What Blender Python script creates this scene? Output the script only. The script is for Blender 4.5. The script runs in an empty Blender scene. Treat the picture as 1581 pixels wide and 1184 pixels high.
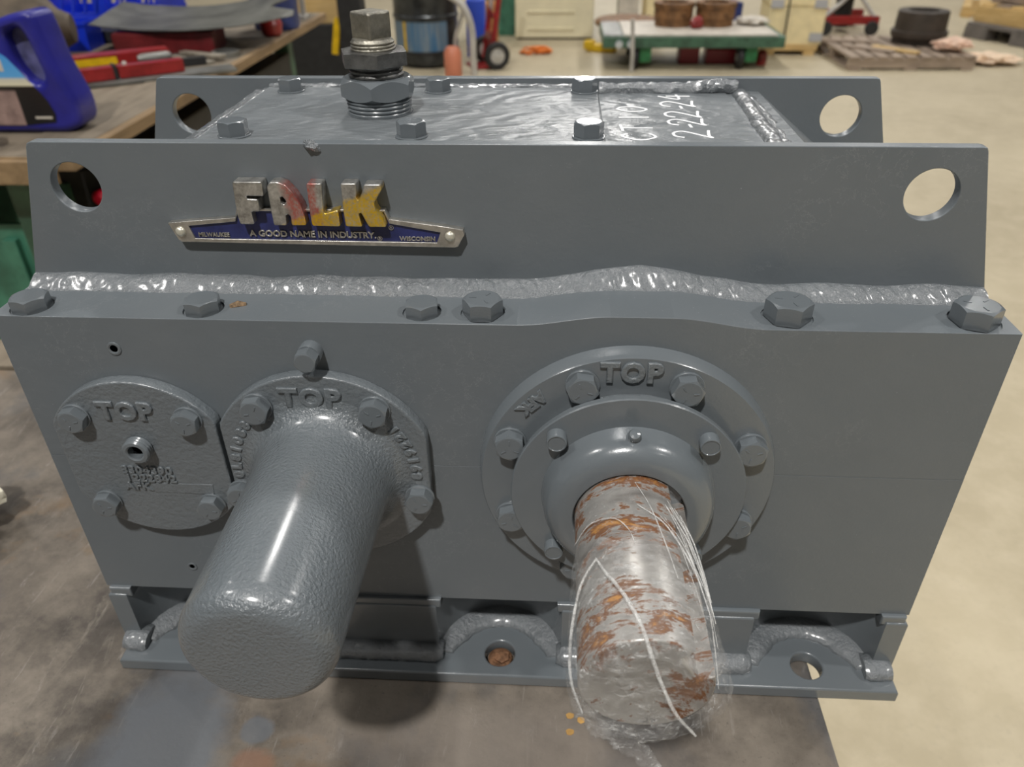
import bpy, bmesh, math, random
from mathutils import Vector, Matrix, noise
S = bpy.context.scene
COL = S.collection
PI = math.pi
random.seed(7)

# ------------------------------------------------------------------ camera
CAM = Vector((0.0509, -0.5205, 1.4407))
pit, yaw, rol = 0.5813, -0.0636, -0.0127
fw = Vector((math.sin(yaw)*math.cos(pit), math.cos(yaw)*math.cos(pit), -math.sin(pit)))
rt = Vector((math.cos(yaw), -math.sin(yaw), 0))
up = rt.cross(fw)
r2 = rt*math.cos(rol) + up*math.sin(rol)
u2 = -rt*math.sin(rol) + up*math.cos(rol)
cd = bpy.data.cameras.new('camera')
cam = bpy.data.objects.new('camera', cd)
COL.objects.link(cam)
cam.matrix_world = Matrix((( r2.x, u2.x, -fw.x, CAM.x), (r2.y, u2.y, -fw.y, CAM.y), (r2.z, u2.z, -fw.z, CAM.z), (0, 0, 0, 1)))
cd.sensor_fit = 'HORIZONTAL'; cd.sensor_width = 36.0
cd.lens = 1188.93/1581*36.0
cd.clip_start = 0.02; cd.clip_end = 100
cd.dof.use_dof = True; cd.dof.focus_distance = 0.60; cd.dof.aperture_fstop = 7.0
S.camera = cam

# ------------------------------------------------------------------ world, lamps, exposure
w = bpy.data.worlds.new('hall_air'); S.world = w; w.use_nodes = True
bg = w.node_tree.nodes['Background']
bg.inputs[0].default_value = (0.95, 0.97, 1.0, 1); bg.inputs[1].default_value = 0.035
def lamp(x, y, z, p, size=0.5, col=(1.0, 0.975, 0.94)):
    l = bpy.data.lights.new('high_bay_lamp', 'AREA'); l.shape = 'DISK'; l.size = size; l.energy = p; l.color = col
    o = bpy.data.objects.new('high_bay_lamp', l); COL.objects.link(o); o.location = (x, y, z)
LP = 350
for x, y, k, s in ((-0.95, -3.75, 1.60, 0.42), (5.2, -0.35, 0.62, 0.40), (-5.0, -0.30, 0.40, 0.40), (5.4, -4.2, 0.10, 0.45),
                (-0.6, 5.2, 0.55, 0.5), (5.9, 5.0, 0.50, 0.5), (-6.6, 5.0, 0.15, 0.5),
                (-0.4, 10.6, 0.40, 0.6), (6.0, 10.6, 0.40, 0.6), (-7.0, 10.6, 0.2, 0.6),
                (0.8, 16.4, 0.6, 0.7), (6.5, 16.4, 0.4, 0.7), (0.6, 22.5, 0.9, 0.8), (6.5, 22.5, 0.5, 0.8), (0.8, 29.0, 1.2, 0.9)):
    lamp(x, y, 7.5, LP*k, s)
S.view_settings.view_transform = 'Standard'; S.view_settings.look = 'None'
S.view_settings.gamma = 1.0; S.view_settings.use_curve_mapping = False
S.view_settings.exposure = 0.0

# ------------------------------------------------------------------ materials
class N:
    def __init__(s, name):
        s.m = bpy.data.materials.new(name); s.m.use_nodes = True
        s.t = s.m.node_tree; s.p = s.t.nodes['Principled BSDF']; s.out = s.t.nodes['Material Output']
        s.tc = s.t.nodes.new('ShaderNodeTexCoord')
    def n(s, typ, **kw):
        x = s.t.nodes.new(typ)
        for k, v in kw.items(): setattr(x, k, v)
        return x
    def l(s, a, b): s.t.links.new(a, b)
    def coord(s, scale=(1, 1, 1), rot=(0, 0, 0)):
        mp = s.n('ShaderNodeMapping'); mp.inputs['Scale'].default_value = scale; mp.inputs['Rotation'].default_value = rot
        s.l(s.tc.outputs['Object'], mp.inputs['Vector']); return mp.outputs[0]
    def noise(s, scale, detail=3, rough=0.55, co=None, dist=0.0):
        x = s.n('ShaderNodeTexNoise'); x.inputs['Scale'].default_value = scale; x.inputs['Detail'].default_value = detail
        x.inputs['Roughness'].default_value = rough; x.inputs['Distortion'].default_value = dist
        s.l(co if co else s.tc.outputs['Object'], x.inputs['Vector']); return x.outputs['Fac']
    def ramp(s, fac, stops):
        r = s.n('ShaderNodeValToRGB'); e = r.color_ramp.elements
        while len(e) < len(stops): e.new(0.5)
        for i, (p, c) in enumerate(stops):
            e[i].position = p
            e[i].color = (c[0], c[1], c[2], 1) if isinstance(c, (tuple, list)) else (c, c, c, 1)
        s.l(fac, r.inputs[0]); return r.outputs[0]
    def mix(s, fac, a, b):
        x = s.n('ShaderNodeMix', data_type='RGBA')
        if hasattr(fac, 'node'): s.l(fac, x.inputs[0])
        else: x.inputs[0].default_value = fac
        for v, i in ((a, 6), (b, 7)):
            if hasattr(v, 'node'): s.l(v, x.inputs[i])
            else: x.inputs[i].default_value = (v[0], v[1], v[2], 1)
        return x.outputs[2]
    def math(s, op, a, b):
        x = s.n('ShaderNodeMath', operation=op)
        for v, i in ((a, 0), (b, 1)):
            if hasattr(v, 'node'): s.l(v, x.inputs[i])
            else: x.inputs[i].default_value = v
        return x.outputs[0]
    def bump(s, h, strength, dist=0.001, prev=None):
        b = s.n('ShaderNodeBump'); b.inputs['Strength'].default_value = strength; b.inputs['Distance'].default_value = dist
        s.l(h, b.inputs['Height'])
        if prev is not None: s.l(prev, b.inputs['Normal'])
        return b.outputs[0]
    def coat(s, wgt, r):
        s.p.inputs['Coat Weight'].default_value = wgt; s.p.inputs['Coat Roughness'].default_value = r; return s
    def set(s, col=None, rough=None, metal=None, normal=None, spec=None):
        for v, k in ((col, 'Base Color'), (rough, 'Roughness'), (metal, 'Metallic'), (normal, 'Normal'), (spec, 'Specular IOR Level')):
            if v is None: continue
            if hasattr(v, 'node'): s.l(v, s.p.inputs[k])
            elif k == 'Base Color': s.p.inputs[k].default_value = (v[0], v[1], v[2], 1)
            else: s.p.inputs[k].default_value = v
        return s.m

GREY = (0.130, 0.149, 0.163)
def paint(name, kind):
    k = N(name)
    g = k.noise(9, 4)
    col = k.mix(k.ramp(g, [(0.3, 0.0), (0.75, 1.0)]), GREY, (0.148, 0.164, 0.175))
    if kind == 'plate':
        c = k.noise(38, 7, 0.68, dist=0.3)
        line = k.ramp(c, [(0.4975, 0.0), (0.5, 1.0), (0.5025, 0.0)])
        msk = k.ramp(k.noise(7, 2), [(0.53, 0.0), (0.63, 1.0)])
        col = k.mix(k.math('MULTIPLY', k.math('MULTIPLY', line, msk), 0.55), col, (0.34, 0.35, 0.35))
        sp = k.ramp(k.noise(520, 2), [(0.735, 0.0), (0.77, 1.0)])
        col = k.mix(k.math('MULTIPLY', sp, 0.6), col, (0.45, 0.46, 0.47))
        b = k.bump(k.noise(14, 4), 0.25, 0.004)
        b = k.bump(k.noise(420, 3), 0.10, 0.001, b)
        return k.set(col, k.ramp(g, [(0.3, 0.28), (0.8, 0.40)]), 0, b, 0.5)
    if kind == 'smooth':
        k.coat(0.4, 0.16); b = k.bump(k.noise(55, 3), 0.14, 0.002)
        b = k.bump(k.noise(600, 2), 0.07, 0.001, b)
        return k.set(col, 0.24, 0, b, 0.6)
    if kind == 'cast':
        k.coat(0.5, 0.22); b = k.bump(k.noise(230, 4, 0.6), 0.6, 0.0022)
        b = k.bump(k.noise(60, 3), 0.25, 0.003, b)
        return k.set(col, 0.26, 0, b, 0.6)
    if kind == 'peel':
        k.coat(0.7, 0.2); b = k.bump(k.noise(360, 3, 0.55), 0.8, 0.0020)
        b = k.bump(k.noise(50, 2), 0.18, 0.002, b)
        return k.set(col, 0.24, 0, b, 0.6)
    if kind == 'weld':
        k.coat(1.0, 0.20); b = k.bump(k.noise(300, 4, 0.65), 0.75, 0.003)
        b = k.bump(k.noise(45, 3), 0.35, 0.006, b)
        return k.set(k.mix(0.25, col, (0.2, 0.205, 0.21)), 0.25, 0, b, 1.0)
    if kind == 'cover':
        sw = k.n('ShaderNodeTexWave'); sw.inputs['Scale'].default_value = 9; sw.inputs['Distortion'].default_value = 14
        sw.inputs['Detail'].default_value = 4; sw.inputs['Detail Scale'].default_value = 1.2
        k.l(k.coord((1, 2.6, 1)), sw.inputs['Vector'])
        b = k.bump(sw.outputs['Fac'], 0.22, 0.004)
        b = k.bump(k.noise(300, 3), 0.25, 0.0015, b)
        return k.set(k.mix(0.15, col, (0.25, 0.25, 0.25)), k.ramp(k.noise(22, 3), [(0.35, 0.27), (0.7, 0.42)]), 0, b, 0.6)
P_PLATE, P_SMOOTH, P_CAST, P_PEEL, P_WELD, P_COVER = [paint('grey_enamel_'+q, q) for q in ('plate', 'smooth', 'cast', 'peel', 'weld', 'cover')]

def simple(name, col, rough=0.5, metal=0.0, var=0.0, scale=12, bump=0.0, bscale=80, stretch=(1, 1, 1), col2=None, spec=None):
    k = N(name); co = k.coord(stretch)
    c = col
    if var or col2:
        c2 = col2 if col2 else tuple(min(1, q*(1+var)) for q in col)
        c1 = col if col2 else tuple(q*(1-var) for q in col)
        c = k.mix(k.ramp(k.noise(scale, 5, 0.6, co), [(0.35, 0.0), (0.68, 1.0)]), c1, c2)
    nb = k.bump(k.noise(bscale, 4, 0.6, co), bump, 0.004) if bump else None
    return k.set(c, rough, metal, nb, spec)
def wood(name, a, b, sc=(1, 0.12, 1), rough=0.7):
    k = N(name); co = k.coord(sc)
    f = k.noise(26, 6, 0.65, co, 0.6)
    c = k.mix(k.ramp(f, [(0.3, 0.0), (0.7, 1.0)]), a, b)
    d = k.ramp(k.noise(4, 3), [(0.45, 0.0), (0.75, 1.0)])
    c = k.mix(k.math('MULTIPLY', d, 0.5), c, tuple(q*0.45 for q in a))
    return k.set(c, rough, 0, k.bump(f, 0.4, 0.004))

def mat_bench():
    k = N('worn_steel_bench')
    a = k.noise(4.5, 7, 0.66); b = k.noise(13, 7, 0.68, k.coord((1, 1, 1), (0, 0, 0.6)))
    c = k.mix(k.ramp(a, [(0.38, 0.0), (0.62, 1.0)]), (0.055, 0.048, 0.042), (0.185, 0.158, 0.128))
    c = k.mix(k.ramp(b, [(0.44, 0.0), (0.66, 0.85)]), c, (0.25, 0.215, 0.175))
    s = k.noise(70, 6, 0.75, k.coord((1.0, 0.16, 1), (0, 0, -0.85)), 0.8)
    c = k.mix(k.math('MULTIPLY', k.ramp(s, [(0.56, 0.0), (0.72, 0.6)]), k.ramp(k.noise(6, 3), [(0.45, 0.1), (0.62, 1.0)])), c, (0.38, 0.34, 0.29))
    s2 = k.noise(85, 5, 0.75, k.coord((1.0, 0.16, 1), (0, 0, 0.75)), 0.8)
    c = k.mix(k.ramp(s2, [(0.60, 0.0), (0.72, 0.5)]), c, (0.42, 0.39, 0.36))
    o = k.noise(6.3, 5, 0.65, k.coord((1, 1.4, 1), (0, 0, 1.2)))
    c = k.mix(k.ramp(o, [(0.58, 0.0), (0.72, 0.7)]), c, (0.22, 0.135, 0.065))
    n2 = k.noise(5.1, 5, 0.6, k.coord((1.3, 1, 1), (0.3, 0.2, 2.0)))
    c = k.mix(k.ramp(n2, [(0.54, 0.0), (0.66, 0.6)]), c, (0.075, 0.085, 0.10))
    c = k.mix(k.ramp(k.noise(240, 3, 0.7), [(0.60, 0.0), (0.75, 0.5)]), c, (0.03, 0.027, 0.025))
    sx = k.n('ShaderNodeSeparateXYZ'); k.l(k.tc.outputs['Object'], sx.inputs[0])
    wob = k.math('MULTIPLY', k.math('SUBTRACT', k.noise(28, 5, 0.65), 0.5), 1.6)
    def stain(cx, cy, rx, ry, col, amt, c, soft=0.35):
        dx = k.math('POWER', k.math('ABSOLUTE', k.math('DIVIDE', k.math('SUBTRACT', sx.outputs[0], cx+0.8), rx), 0), 2.0)
        dy = k.math('POWER', k.math('ABSOLUTE', k.math('DIVIDE', k.math('SUBTRACT', sx.outputs[1], cy-0.2), ry), 0), 2.0)
        d = k.math('ADD', k.math('ADD', dx, dy), wob)
        return k.mix(k.math('MULTIPLY', k.ramp(k.math('MULTIPLY', d, 0.5), [(0.5-soft/2, 1.0), (0.5+soft/2, 0.0)]), amt), c, col)
    c = stain(-0.315, -0.115, 0.058, 0.085, (0.145, 0.157, 0.172), 0.9, c, 0.45)
    c = stain(-0.229, -0.094, 0.016, 0.014, (0.145, 0.157, 0.172), 0.75, c, 0.3)
    c = stain(-0.222, -0.128, 0.020, 0.014, (0.26, 0.145, 0.095), 0.7, c, 0.5)
    c = stain(0.02, -0.10, 0.16, 0.045, (0.32, 0.275, 0.235), 0.55, c, 0.8)
    bm = k.bump(k.noise(170, 4, 0.6), 0.25, 0.001)
    return k.set(c, k.ramp(b, [(0.3, 0.35), (0.7, 0.55)]), 0.25, bm, 0.5)
M_BENCH = mat_bench()
def mat_floor():
    k = N('concrete_floor')
    a = k.noise(1.1, 6, 0.6); b = k.noise(9, 6, 0.7); c3 = k.noise(60, 4, 0.7)
    c = k.mix(k.ramp(a, [(0.3, 0.0), (0.7, 1.0)]), (0.40, 0.340, 0.228), (0.52, 0.450, 0.312))
    c = k.mix(k.ramp(b, [(0.42, 0.0), (0.72, 0.6)]), c, (0.58, 0.505, 0.365))
    c = k.mix(k.ramp(c3, [(0.55, 0.0), (0.75, 0.35)]), c, (0.36, 0.31, 0.23))
    v = k.n('ShaderNodeTexVoronoi'); v.inputs['Scale'].default_value = 6.0; k.l(k.tc.outputs['Object'], v.inputs['Vector'])
    d = k.ramp(v.outputs['Distance'], [(0.05, 1.0), (0.16, 0.0)])
    c = k.mix(k.math('MULTIPLY', k.math('MULTIPLY', d, k.ramp(k.noise(2.3, 2), [(0.5, 0.0), (0.6, 1.0)])), 0.6), c, (0.16, 0.13, 0.09))
    return k.set(c, 0.55, 0, k.bump(b, 0.15, 0.003), 0.35)
M_FLOOR = mat_floor()
def mat_shaft():
    k = N('rusty_shaft_steel'); co = k.coord((0.7, 1.8, 0.7))
    base = k.mix(k.noise(40, 5, 0.6, co), (0.29, 0.28, 0.265), (0.53, 0.51, 0.48))
    a = k.noise(34, 7, 0.72, co, 0.3)
    base = k.mix(k.ramp(k.noise(15, 4, 0.6, co), [(0.50, 0.0), (0.64, 0.7)]), base, (0.17, 0.15, 0.135))
    c = k.mix(k.ramp(a, [(0.525, 0.0), (0.565, 1.0)]), base, (0.17, 0.068, 0.024))
    c = k.mix(k.ramp(a, [(0.60, 0.0), (0.67, 1.0)]), c, (0.45, 0.21, 0.045))
    return k.set(c, k.ramp(a, [(0.5, 0.35), (0.58, 0.8)]), k.ramp(a, [(0.5, 0.45), (0.56, 0.05)]), k.bump(a, 0.3, 0.001))
M_SHAFT = mat_shaft()
def mat_film(name, f0, f1, f2, f3):
    k = N(name); co = k.coord((0.35, 1.0, 1.6), (0.25, 0.5, 0.55))
    s = k.noise(190, 6, 0.75, co, 0.35); f = k.noise(46, 5, 0.6, k.coord((1, 1, 1)), 0.9)
    k.set((0.90, 0.90, 0.88), 0.09, 0, k.bump(f, 1.0, 0.007, k.bump(s, 0.9, 0.004)), 1.0)
    tr = k.n('ShaderNodeBsdfTransparent'); mx = k.n('ShaderNodeMixShader')
    fac = k.math('ADD', k.ramp(s, [(0.50, f0), (0.58, f1), (0.68, f2)]), k.ramp(f, [(0.52, 0.0), (0.66, f3)]))
    k.l(fac, mx.inputs[0]); k.l(tr.outputs[0], mx.inputs[1]); k.l(k.p.outputs[0], mx.inputs[2]); k.l(mx.outputs[0], k.out.inputs[0])
    return k.m
M_FILM = mat_film('clear_stretch_film', 0.025, 0.07, 0.42, 0.10); M_FILM2 = mat_film('bunched_stretch_film', 0.05, 0.13, 0.62, 0.24)
def mat_strand():
    k = N('twisted_film'); k.set((0.85, 0.85, 0.83), 0.15, 0, k.bump(k.noise(500, 3), 0.8, 0.002), 0.9)
    tr = k.n('ShaderNodeBsdfTransparent'); mx = k.n('ShaderNodeMixShader')
    k.l(k.ramp(k.noise(160, 4, 0.7), [(0.35, 0.12), (0.65, 0.55)]), mx.inputs[0])
    k.l(tr.outputs[0], mx.inputs[1]); k.l(k.p.outputs[0], mx.inputs[2]); k.l(mx.outputs[0], k.out.inputs[0]); return k.m
M_STRAND = mat_strand()
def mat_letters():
    k = N('colour_banded_chrome')
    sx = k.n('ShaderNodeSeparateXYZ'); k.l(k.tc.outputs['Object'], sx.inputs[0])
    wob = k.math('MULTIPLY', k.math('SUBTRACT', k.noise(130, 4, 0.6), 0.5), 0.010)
    # diagonal colour bands across the letters: chrome, red, yellow
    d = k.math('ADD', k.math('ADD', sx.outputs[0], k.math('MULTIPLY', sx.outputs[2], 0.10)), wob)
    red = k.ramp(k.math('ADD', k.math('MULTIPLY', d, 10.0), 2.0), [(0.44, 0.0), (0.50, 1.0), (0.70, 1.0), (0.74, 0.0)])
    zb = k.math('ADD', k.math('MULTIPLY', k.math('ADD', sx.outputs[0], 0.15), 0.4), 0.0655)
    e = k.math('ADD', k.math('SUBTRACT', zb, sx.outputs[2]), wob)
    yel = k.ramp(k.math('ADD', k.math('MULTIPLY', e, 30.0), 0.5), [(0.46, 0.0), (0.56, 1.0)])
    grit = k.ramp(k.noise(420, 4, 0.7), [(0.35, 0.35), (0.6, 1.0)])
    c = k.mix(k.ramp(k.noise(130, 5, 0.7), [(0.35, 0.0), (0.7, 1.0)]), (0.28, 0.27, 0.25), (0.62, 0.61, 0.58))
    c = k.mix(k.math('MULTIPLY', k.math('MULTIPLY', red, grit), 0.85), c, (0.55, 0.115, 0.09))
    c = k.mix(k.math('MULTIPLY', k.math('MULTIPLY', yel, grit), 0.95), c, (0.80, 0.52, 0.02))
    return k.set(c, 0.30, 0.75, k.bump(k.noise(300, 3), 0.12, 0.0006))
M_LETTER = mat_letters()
M_CHROME = simple('worn_chrome', (0.52, 0.50, 0.46), 0.32, 0.85, 0.25, 90, 0.08, 300)
M_BLUE = simple('dark_blue_enamel', (0.022, 0.028, 0.115), 0.35, 0, 0.3, 60, 0.1, 300)
M_STEEL = simple('bare_cast_steel', (0.30, 0.285, 0.24), 0.38, 0.8, 0.35, 60, 0.35, 260)
M_STEEL_D = simple('dark_oily_steel', (0.16, 0.16, 0.155), 0.32, 0.7, 0.35, 60, 0.35, 260)
M_CHALK = simple('white_paint_marker', (0.86, 0.87, 0.88), 0.6)
M_RUSTBOLT = simple('rusty_bolt', (0.20, 0.10, 0.05), 0.7, 0.2, 0.5, 90, 0.6, 200)
M_DARK = simple('dark_void', (0.012, 0.012, 0.012), 0.6)
M_SPOT = simple('bench_paint_spill', (0.155, 0.163, 0.175), 0.38, 0, 0.25, 14, 0.12, 200)
M_BLACK = simple('black_rubber', (0.018, 0.018, 0.018), 0.6, 0, 0.3, 20)
M_RED = simple('red_enamel', (0.27, 0.018, 0.018), 0.32, 0, 0.25, 20)
M_YELLOW = simple('yellow_enamel', (0.72, 0.46, 0.01), 0.4, 0, 0.15, 20)
M_GREEN = simple('green_enamel', (0.03, 0.20, 0.07), 0.45, 0, 0.3, 14)
M_DKGREEN = simple('dark_green_paint', (0.05, 0.12, 0.075), 0.45, 0, 0.35, 10)
M_TEAL = simple('teal_green_paint', (0.055, 0.19, 0.125), 0.45, 0, 0.35, 10)
M_CREAM = simple('cream_enamel', (0.80, 0.74, 0.52), 0.45, 0, 0.06, 6)
M_CARD = simple('pale_yellow_card', (0.85, 0.72, 0.42), 0.75, 0, 0.1, 8)
M_WHITE = simple('white_board', (0.60, 0.55, 0.47), 0.6, 0, 0.15, 8)
M_BLUEP = simple('blue_plastic', (0.008, 0.035, 0.55), 0.32, 0, 0.15, 10)
M_JUG = simple('jug_blue_plastic', (0.022, 0.022, 0.24), 0.30, 0, 0.2, 10)
M_JUGIN = simple('scuffed_blue_plastic', (0.11, 0.11, 0.24), 0.4, 0, 0.45, 26)
M_DRUM = simple('dark_drum_steel', (0.06, 0.065, 0.07), 0.3, 0.6, 0.4, 10)
M_DRUMBLUE = simple('blue_drum_label', (0.05, 0.15, 0.28), 0.4, 0, 0, 9, stretch=(3, 3, 0.3), col2=(0.22, 0.26, 0.28))
M_NAVY = simple('navy_plastic', (0.012, 0.03, 0.16), 0.4, 0, 0.3, 8)
M_GREYM = simple('grey_sheet_metal', (0.20, 0.20, 0.185), 0.45, 0.5, 0.35, 7, 0.1, 30)
M_LTGREY = simple('light_grey_tube', (0.48, 0.46, 0.42), 0.5, 0, 0.2, 10)
M_BROWN = simple('rusty_brown_iron', (0.20, 0.10, 0.04), 0.65, 0.2, 0.5, 14, 0.3, 60)
M_GEAR = simple('dark_machined_iron', (0.062, 0.050, 0.040), 0.55, 0.2, 0.25, 10, 0.15, 60)
M_PINK = simple('pale_pink_rag', (0.78, 0.55, 0.42), 0.9, 0, 0.2, 12, 0.6, 30)
M_ORANGE = simple('orange_cord', (0.75, 0.20, 0.03), 0.5, 0, 0.2, 10)
M_GREYPAL = simple('grey_plastic_pallet', (0.165, 0.15, 0.14), 0.6, 0, 0.25, 8)
M_WOODB = wood('dirty_bench_timber', (0.145, 0.115, 0.080), (0.27, 0.225, 0.165))
M_WOODE = wood('bare_bench_edge', (0.20, 0.13, 0.065), (0.36, 0.245, 0.13))
M_WOODG = wood('weathered_pallet_timber', (0.27, 0.205, 0.155), (0.45, 0.355, 0.27), (0.15, 1, 1))
M_WOODN = wood('new_timber', (0.56, 0.36, 0.13), (0.72, 0.52, 0.24), (0.15, 1, 1))
M_WALL = simple('hall_wall_panel', (0.45, 0.45, 0.42), 0.7, 0, 0.08, 2)
def mat_label():
    k = N('printed_jug_label'); sx = k.n('ShaderNodeSeparateXYZ'); k.l(k.tc.outputs['Object'], sx.inputs[0])
    z = k.math('ADD', k.math('MULTIPLY', sx.outputs[2], 4.0), 0.0)
    c = k.ramp(z, [(0.0, (0.01, 0.01, 0.012)), (0.50, (0.02, 0.017, 0.015)), (0.515, (0.75, 0.70, 0.5)), (0.58, (0.62, 0.60, 0.5)), (0.60, (0.12, 0.4, 0.75)), (0.9, (0.05, 0.30, 0.72))])
    x = k.ramp(k.math('MULTIPLY', k.math('SUBTRACT', sx.outputs[0], -0.20), 8.0), [(0.52, 1.0), (0.55, 0.0)])
    zz = k.ramp(z, [(0.08, 0.0), (0.1, 1.0), (0.44, 1.0), (0.47, 0.0)])
    pic = k.mix(k.noise(34, 4), (0.05, 0.03, 0.03), (0.55, 0.38, 0.33))
    c = k.mix(k.math('MULTIPLY', x, zz), c, pic)
    return k.set(c, 0.35)
M_LABEL = mat_label()

# ------------------------------------------------------------------ geometry helpers: a geo is (verts, faces)
def box(x0, x1, y0, y1, z0, z1, bev=0.0, seg=2):
    bm = bmesh.new(); bmesh.ops.create_cube(bm, size=1)
    for v in bm.verts: v.co = Vector(((x0+x1)/2 + v.co.x*(x1-x0), (y0+y1)/2 + v.co.y*(y1-y0), (z0+z1)/2 + v.co.z*(z1-z0)))
    if bev: bmesh.ops.bevel(bm, geom=bm.edges[:], offset=bev, segments=seg, affect='EDGES', profile=0.6)
    return frombm(bm)
def frombm(bm):
    bm.verts.ensure_lookup_table()
    g = ([tuple(v.co) for v in bm.verts], [[v.index for v in f.verts] for f in bm.faces]); bm.free(); return g
def tf(g, m=None, loc=(0, 0, 0), rz=0, rx=0, ry=0, sc=1):
    M = Matrix.Translation(loc) @ Matrix.Rotation(rz, 4, 'Z') @ Matrix.Rotation(ry, 4, 'Y') @ Matrix.Rotation(rx, 4, 'X') @ Matrix.Scale(sc, 4)
    if m is not None: M = m
    return ([tuple(M @ Vector(v)) for v in g[0]], g[1])
def join(*gs):
    V = []; F = []
    for v, f in gs:
        n = len(V); V += v; F += [[i+n for i in q] for q in f]
    return V, F
def lathe(prof, seg=64, axis='z', c=(0, 0, 0), a0=0.0):
    """prof: (radius, height) pairs; 'y' axis heights are world y values"""
    V = []; F = []
    for r, h in prof:
        for i in range(seg):
            a = a0 + 2*PI*i/seg
            if axis == 'z': V.append((c[0]+r*math.cos(a), c[1]+r*math.sin(a), c[2]+h))
            elif axis == 'y': V.append((c[0]+r*math.cos(a), c[1]+h, c[2]+r*math.sin(a)))
            else: V.append((c[0]+h, c[1]+r*math.cos(a), c[2]+r*math.sin(a)))
    n = len(prof)
    for j in range(n-1):
        for i in range(seg):
            k = (i+1) % seg
            F.append([j*seg+i, j*seg+k, (j+1)*seg+k, (j+1)*seg+i])
    if prof[0][0] > 1e-6: F.append([i for i in range(seg)][::-1])
    if prof[-1][0] > 1e-6: F.append([(n-1)*seg+i for i in range(seg)])
    return V, F
def plate(outs, d0, d1, plane='xz', bev=0.0, res=2):
    """outlines (outer and holes) filled and extruded between depths d0 < d1; xz: depth is y, xy: depth is z"""
    cu = bpy.data.curves.new('tmp', 'CURVE'); cu.dimensions = '2D'; cu.fill_mode = 'BOTH'
    for o in outs:
        sp = cu.splines.new('POLY'); sp.points.add(len(o)-1)
        for p, q in zip(sp.points, o): p.co = (q[0], q[1], 0, 1)
        sp.use_cyclic_u = True
    return curvegeo(cu, d0, d1, plane, bev, res)
def curvegeo(cu, d0, d1, plane, bev, res=2):
    h = (d1-d0)/2
    cu.extrude = max(h-bev, 1e-5); cu.bevel_depth = bev; cu.bevel_resolution = res; cu.offset = -bev if bev else 0
    ob = bpy.data.objects.new('tmp', cu); COL.objects.link(ob)
    me = bpy.data.meshes.new_from_object(ob)
    m = (d0+d1)/2
    if plane == 'xz': V = [(v.co.x, m-v.co.z, v.co.y) for v in me.vertices]
    else: V = [(v.co.x, v.co.y, m+v.co.z) for v in me.vertices]
    F = [list(p.vertices) for p in me.polygons]
    bpy.data.objects.remove(ob); bpy.data.meshes.remove(me); bpy.data.curves.remove(cu)
    return V, F
def text(s, size, d0, d1, at, rot=0.0, plane='xz', bev=0.0006, bold=0.0, sx=1.0, align='CENTER', space=1.0):
    cu = bpy.data.curves.new('tmp', 'FONT'); cu.body = s; cu.size = size; cu.align_x = align; cu.align_y = 'CENTER'; cu.space_character = space
    cu.resolution_u = 3
    h = (d1-d0)/2; cu.extrude = max(h-bev, 1e-5); cu.bevel_depth = bev; cu.bevel_resolution = 2; cu.offset = bold
    ob = bpy.data.objects.new('tmp', cu); COL.objects.link(ob)
    me = bpy.data.meshes.new_from_object(ob); m = (d0+d1)/2; V = []
    c, q = math.cos(rot), math.sin(rot)
    for v in me.vertices:
        x, y = v.co.x*sx, v.co.y
        X, Y = at[0]+c*x-q*y, at[1]+q*x+c*y
        V.append((X, m-v.co.z, Y) if plane == 'xz' else (X, Y, m+v.co.z))
    F = [list(p.vertices) for p in me.polygons]
    bpy.data.objects.remove(ob); bpy.data.meshes.remove(me); bpy.data.curves.remove(cu)
    return V, F
def circ(cx, cy, r, n=40, a0=0, a1=2*PI):
    return [(cx+r*math.cos(a0+(a1-a0)*i/n), cy+r*math.sin(a0+(a1-a0)*i/n)) for i in range(n if abs(a1-a0-2*PI) < 1e-6 else n+1)]
def flatcirc(cx, cz, r, fl, fr, n=96):
    return [(min(max(x, cx-fl), cx+fr), z) for x, z in circ(cx, cz, r, n)]
def tube(pts, r, seg=10, nz=0.0, nf=60.0, flat=None, taper=False, closed=False):
    P = [Vector(p) for p in pts]; V = []; F = []; prev = None
    for i, p in enumerate(P):
        t = (P[min(i+1, len(P)-1)]-P[max(i-1, 0)]).normalized()
        a = Vector((0, 0, 1)) if prev is None else prev
        if abs(t.dot(a)) > 0.97: a = Vector((1, 0, 0))
        b1 = t.cross(a).normalized(); b2 = b1.cross(t).normalized(); prev = b2
        rr = r[i] if isinstance(r, (list, tuple)) else r
        for k in range(seg):
            an = 2*PI*k/seg
            d = b1*math.cos(an) + b2*math.sin(an)*(flat if flat else 1.0)
            q = p + d*rr
            if nz: q = p + d*rr*(1 + nz*noise.noise(q*nf) + nz*0.6*noise.noise(q*nf*3.1))
            V.append(tuple(q))
    for i in range(len(P)-1):
        for k in range(seg):
            m = (k+1) % seg
            F.append([i*seg+k, i*seg+m, (i+1)*seg+m, (i+1)*seg+k])
    F.append(list(range(seg))[::-1]); F.append([(len(P)-1)*seg+k for k in range(seg)])
    return V, F
def smoothpts(pts, n=8):
    P = [Vector(p) for p in pts]; out = []
    for i in range(len(P)-1):
        a, b, c, d = P[max(i-1, 0)], P[i], P[i+1], P[min(i+2, len(P)-1)]
        for k in range(n):
            t = k/n
            out.append(0.5*((2*b) + (c-a)*t + (2*a-5*b+4*c-d)*t*t + (3*b-a-3*c+d)*t**3))
    out.append(P[-1]); return out
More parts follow.
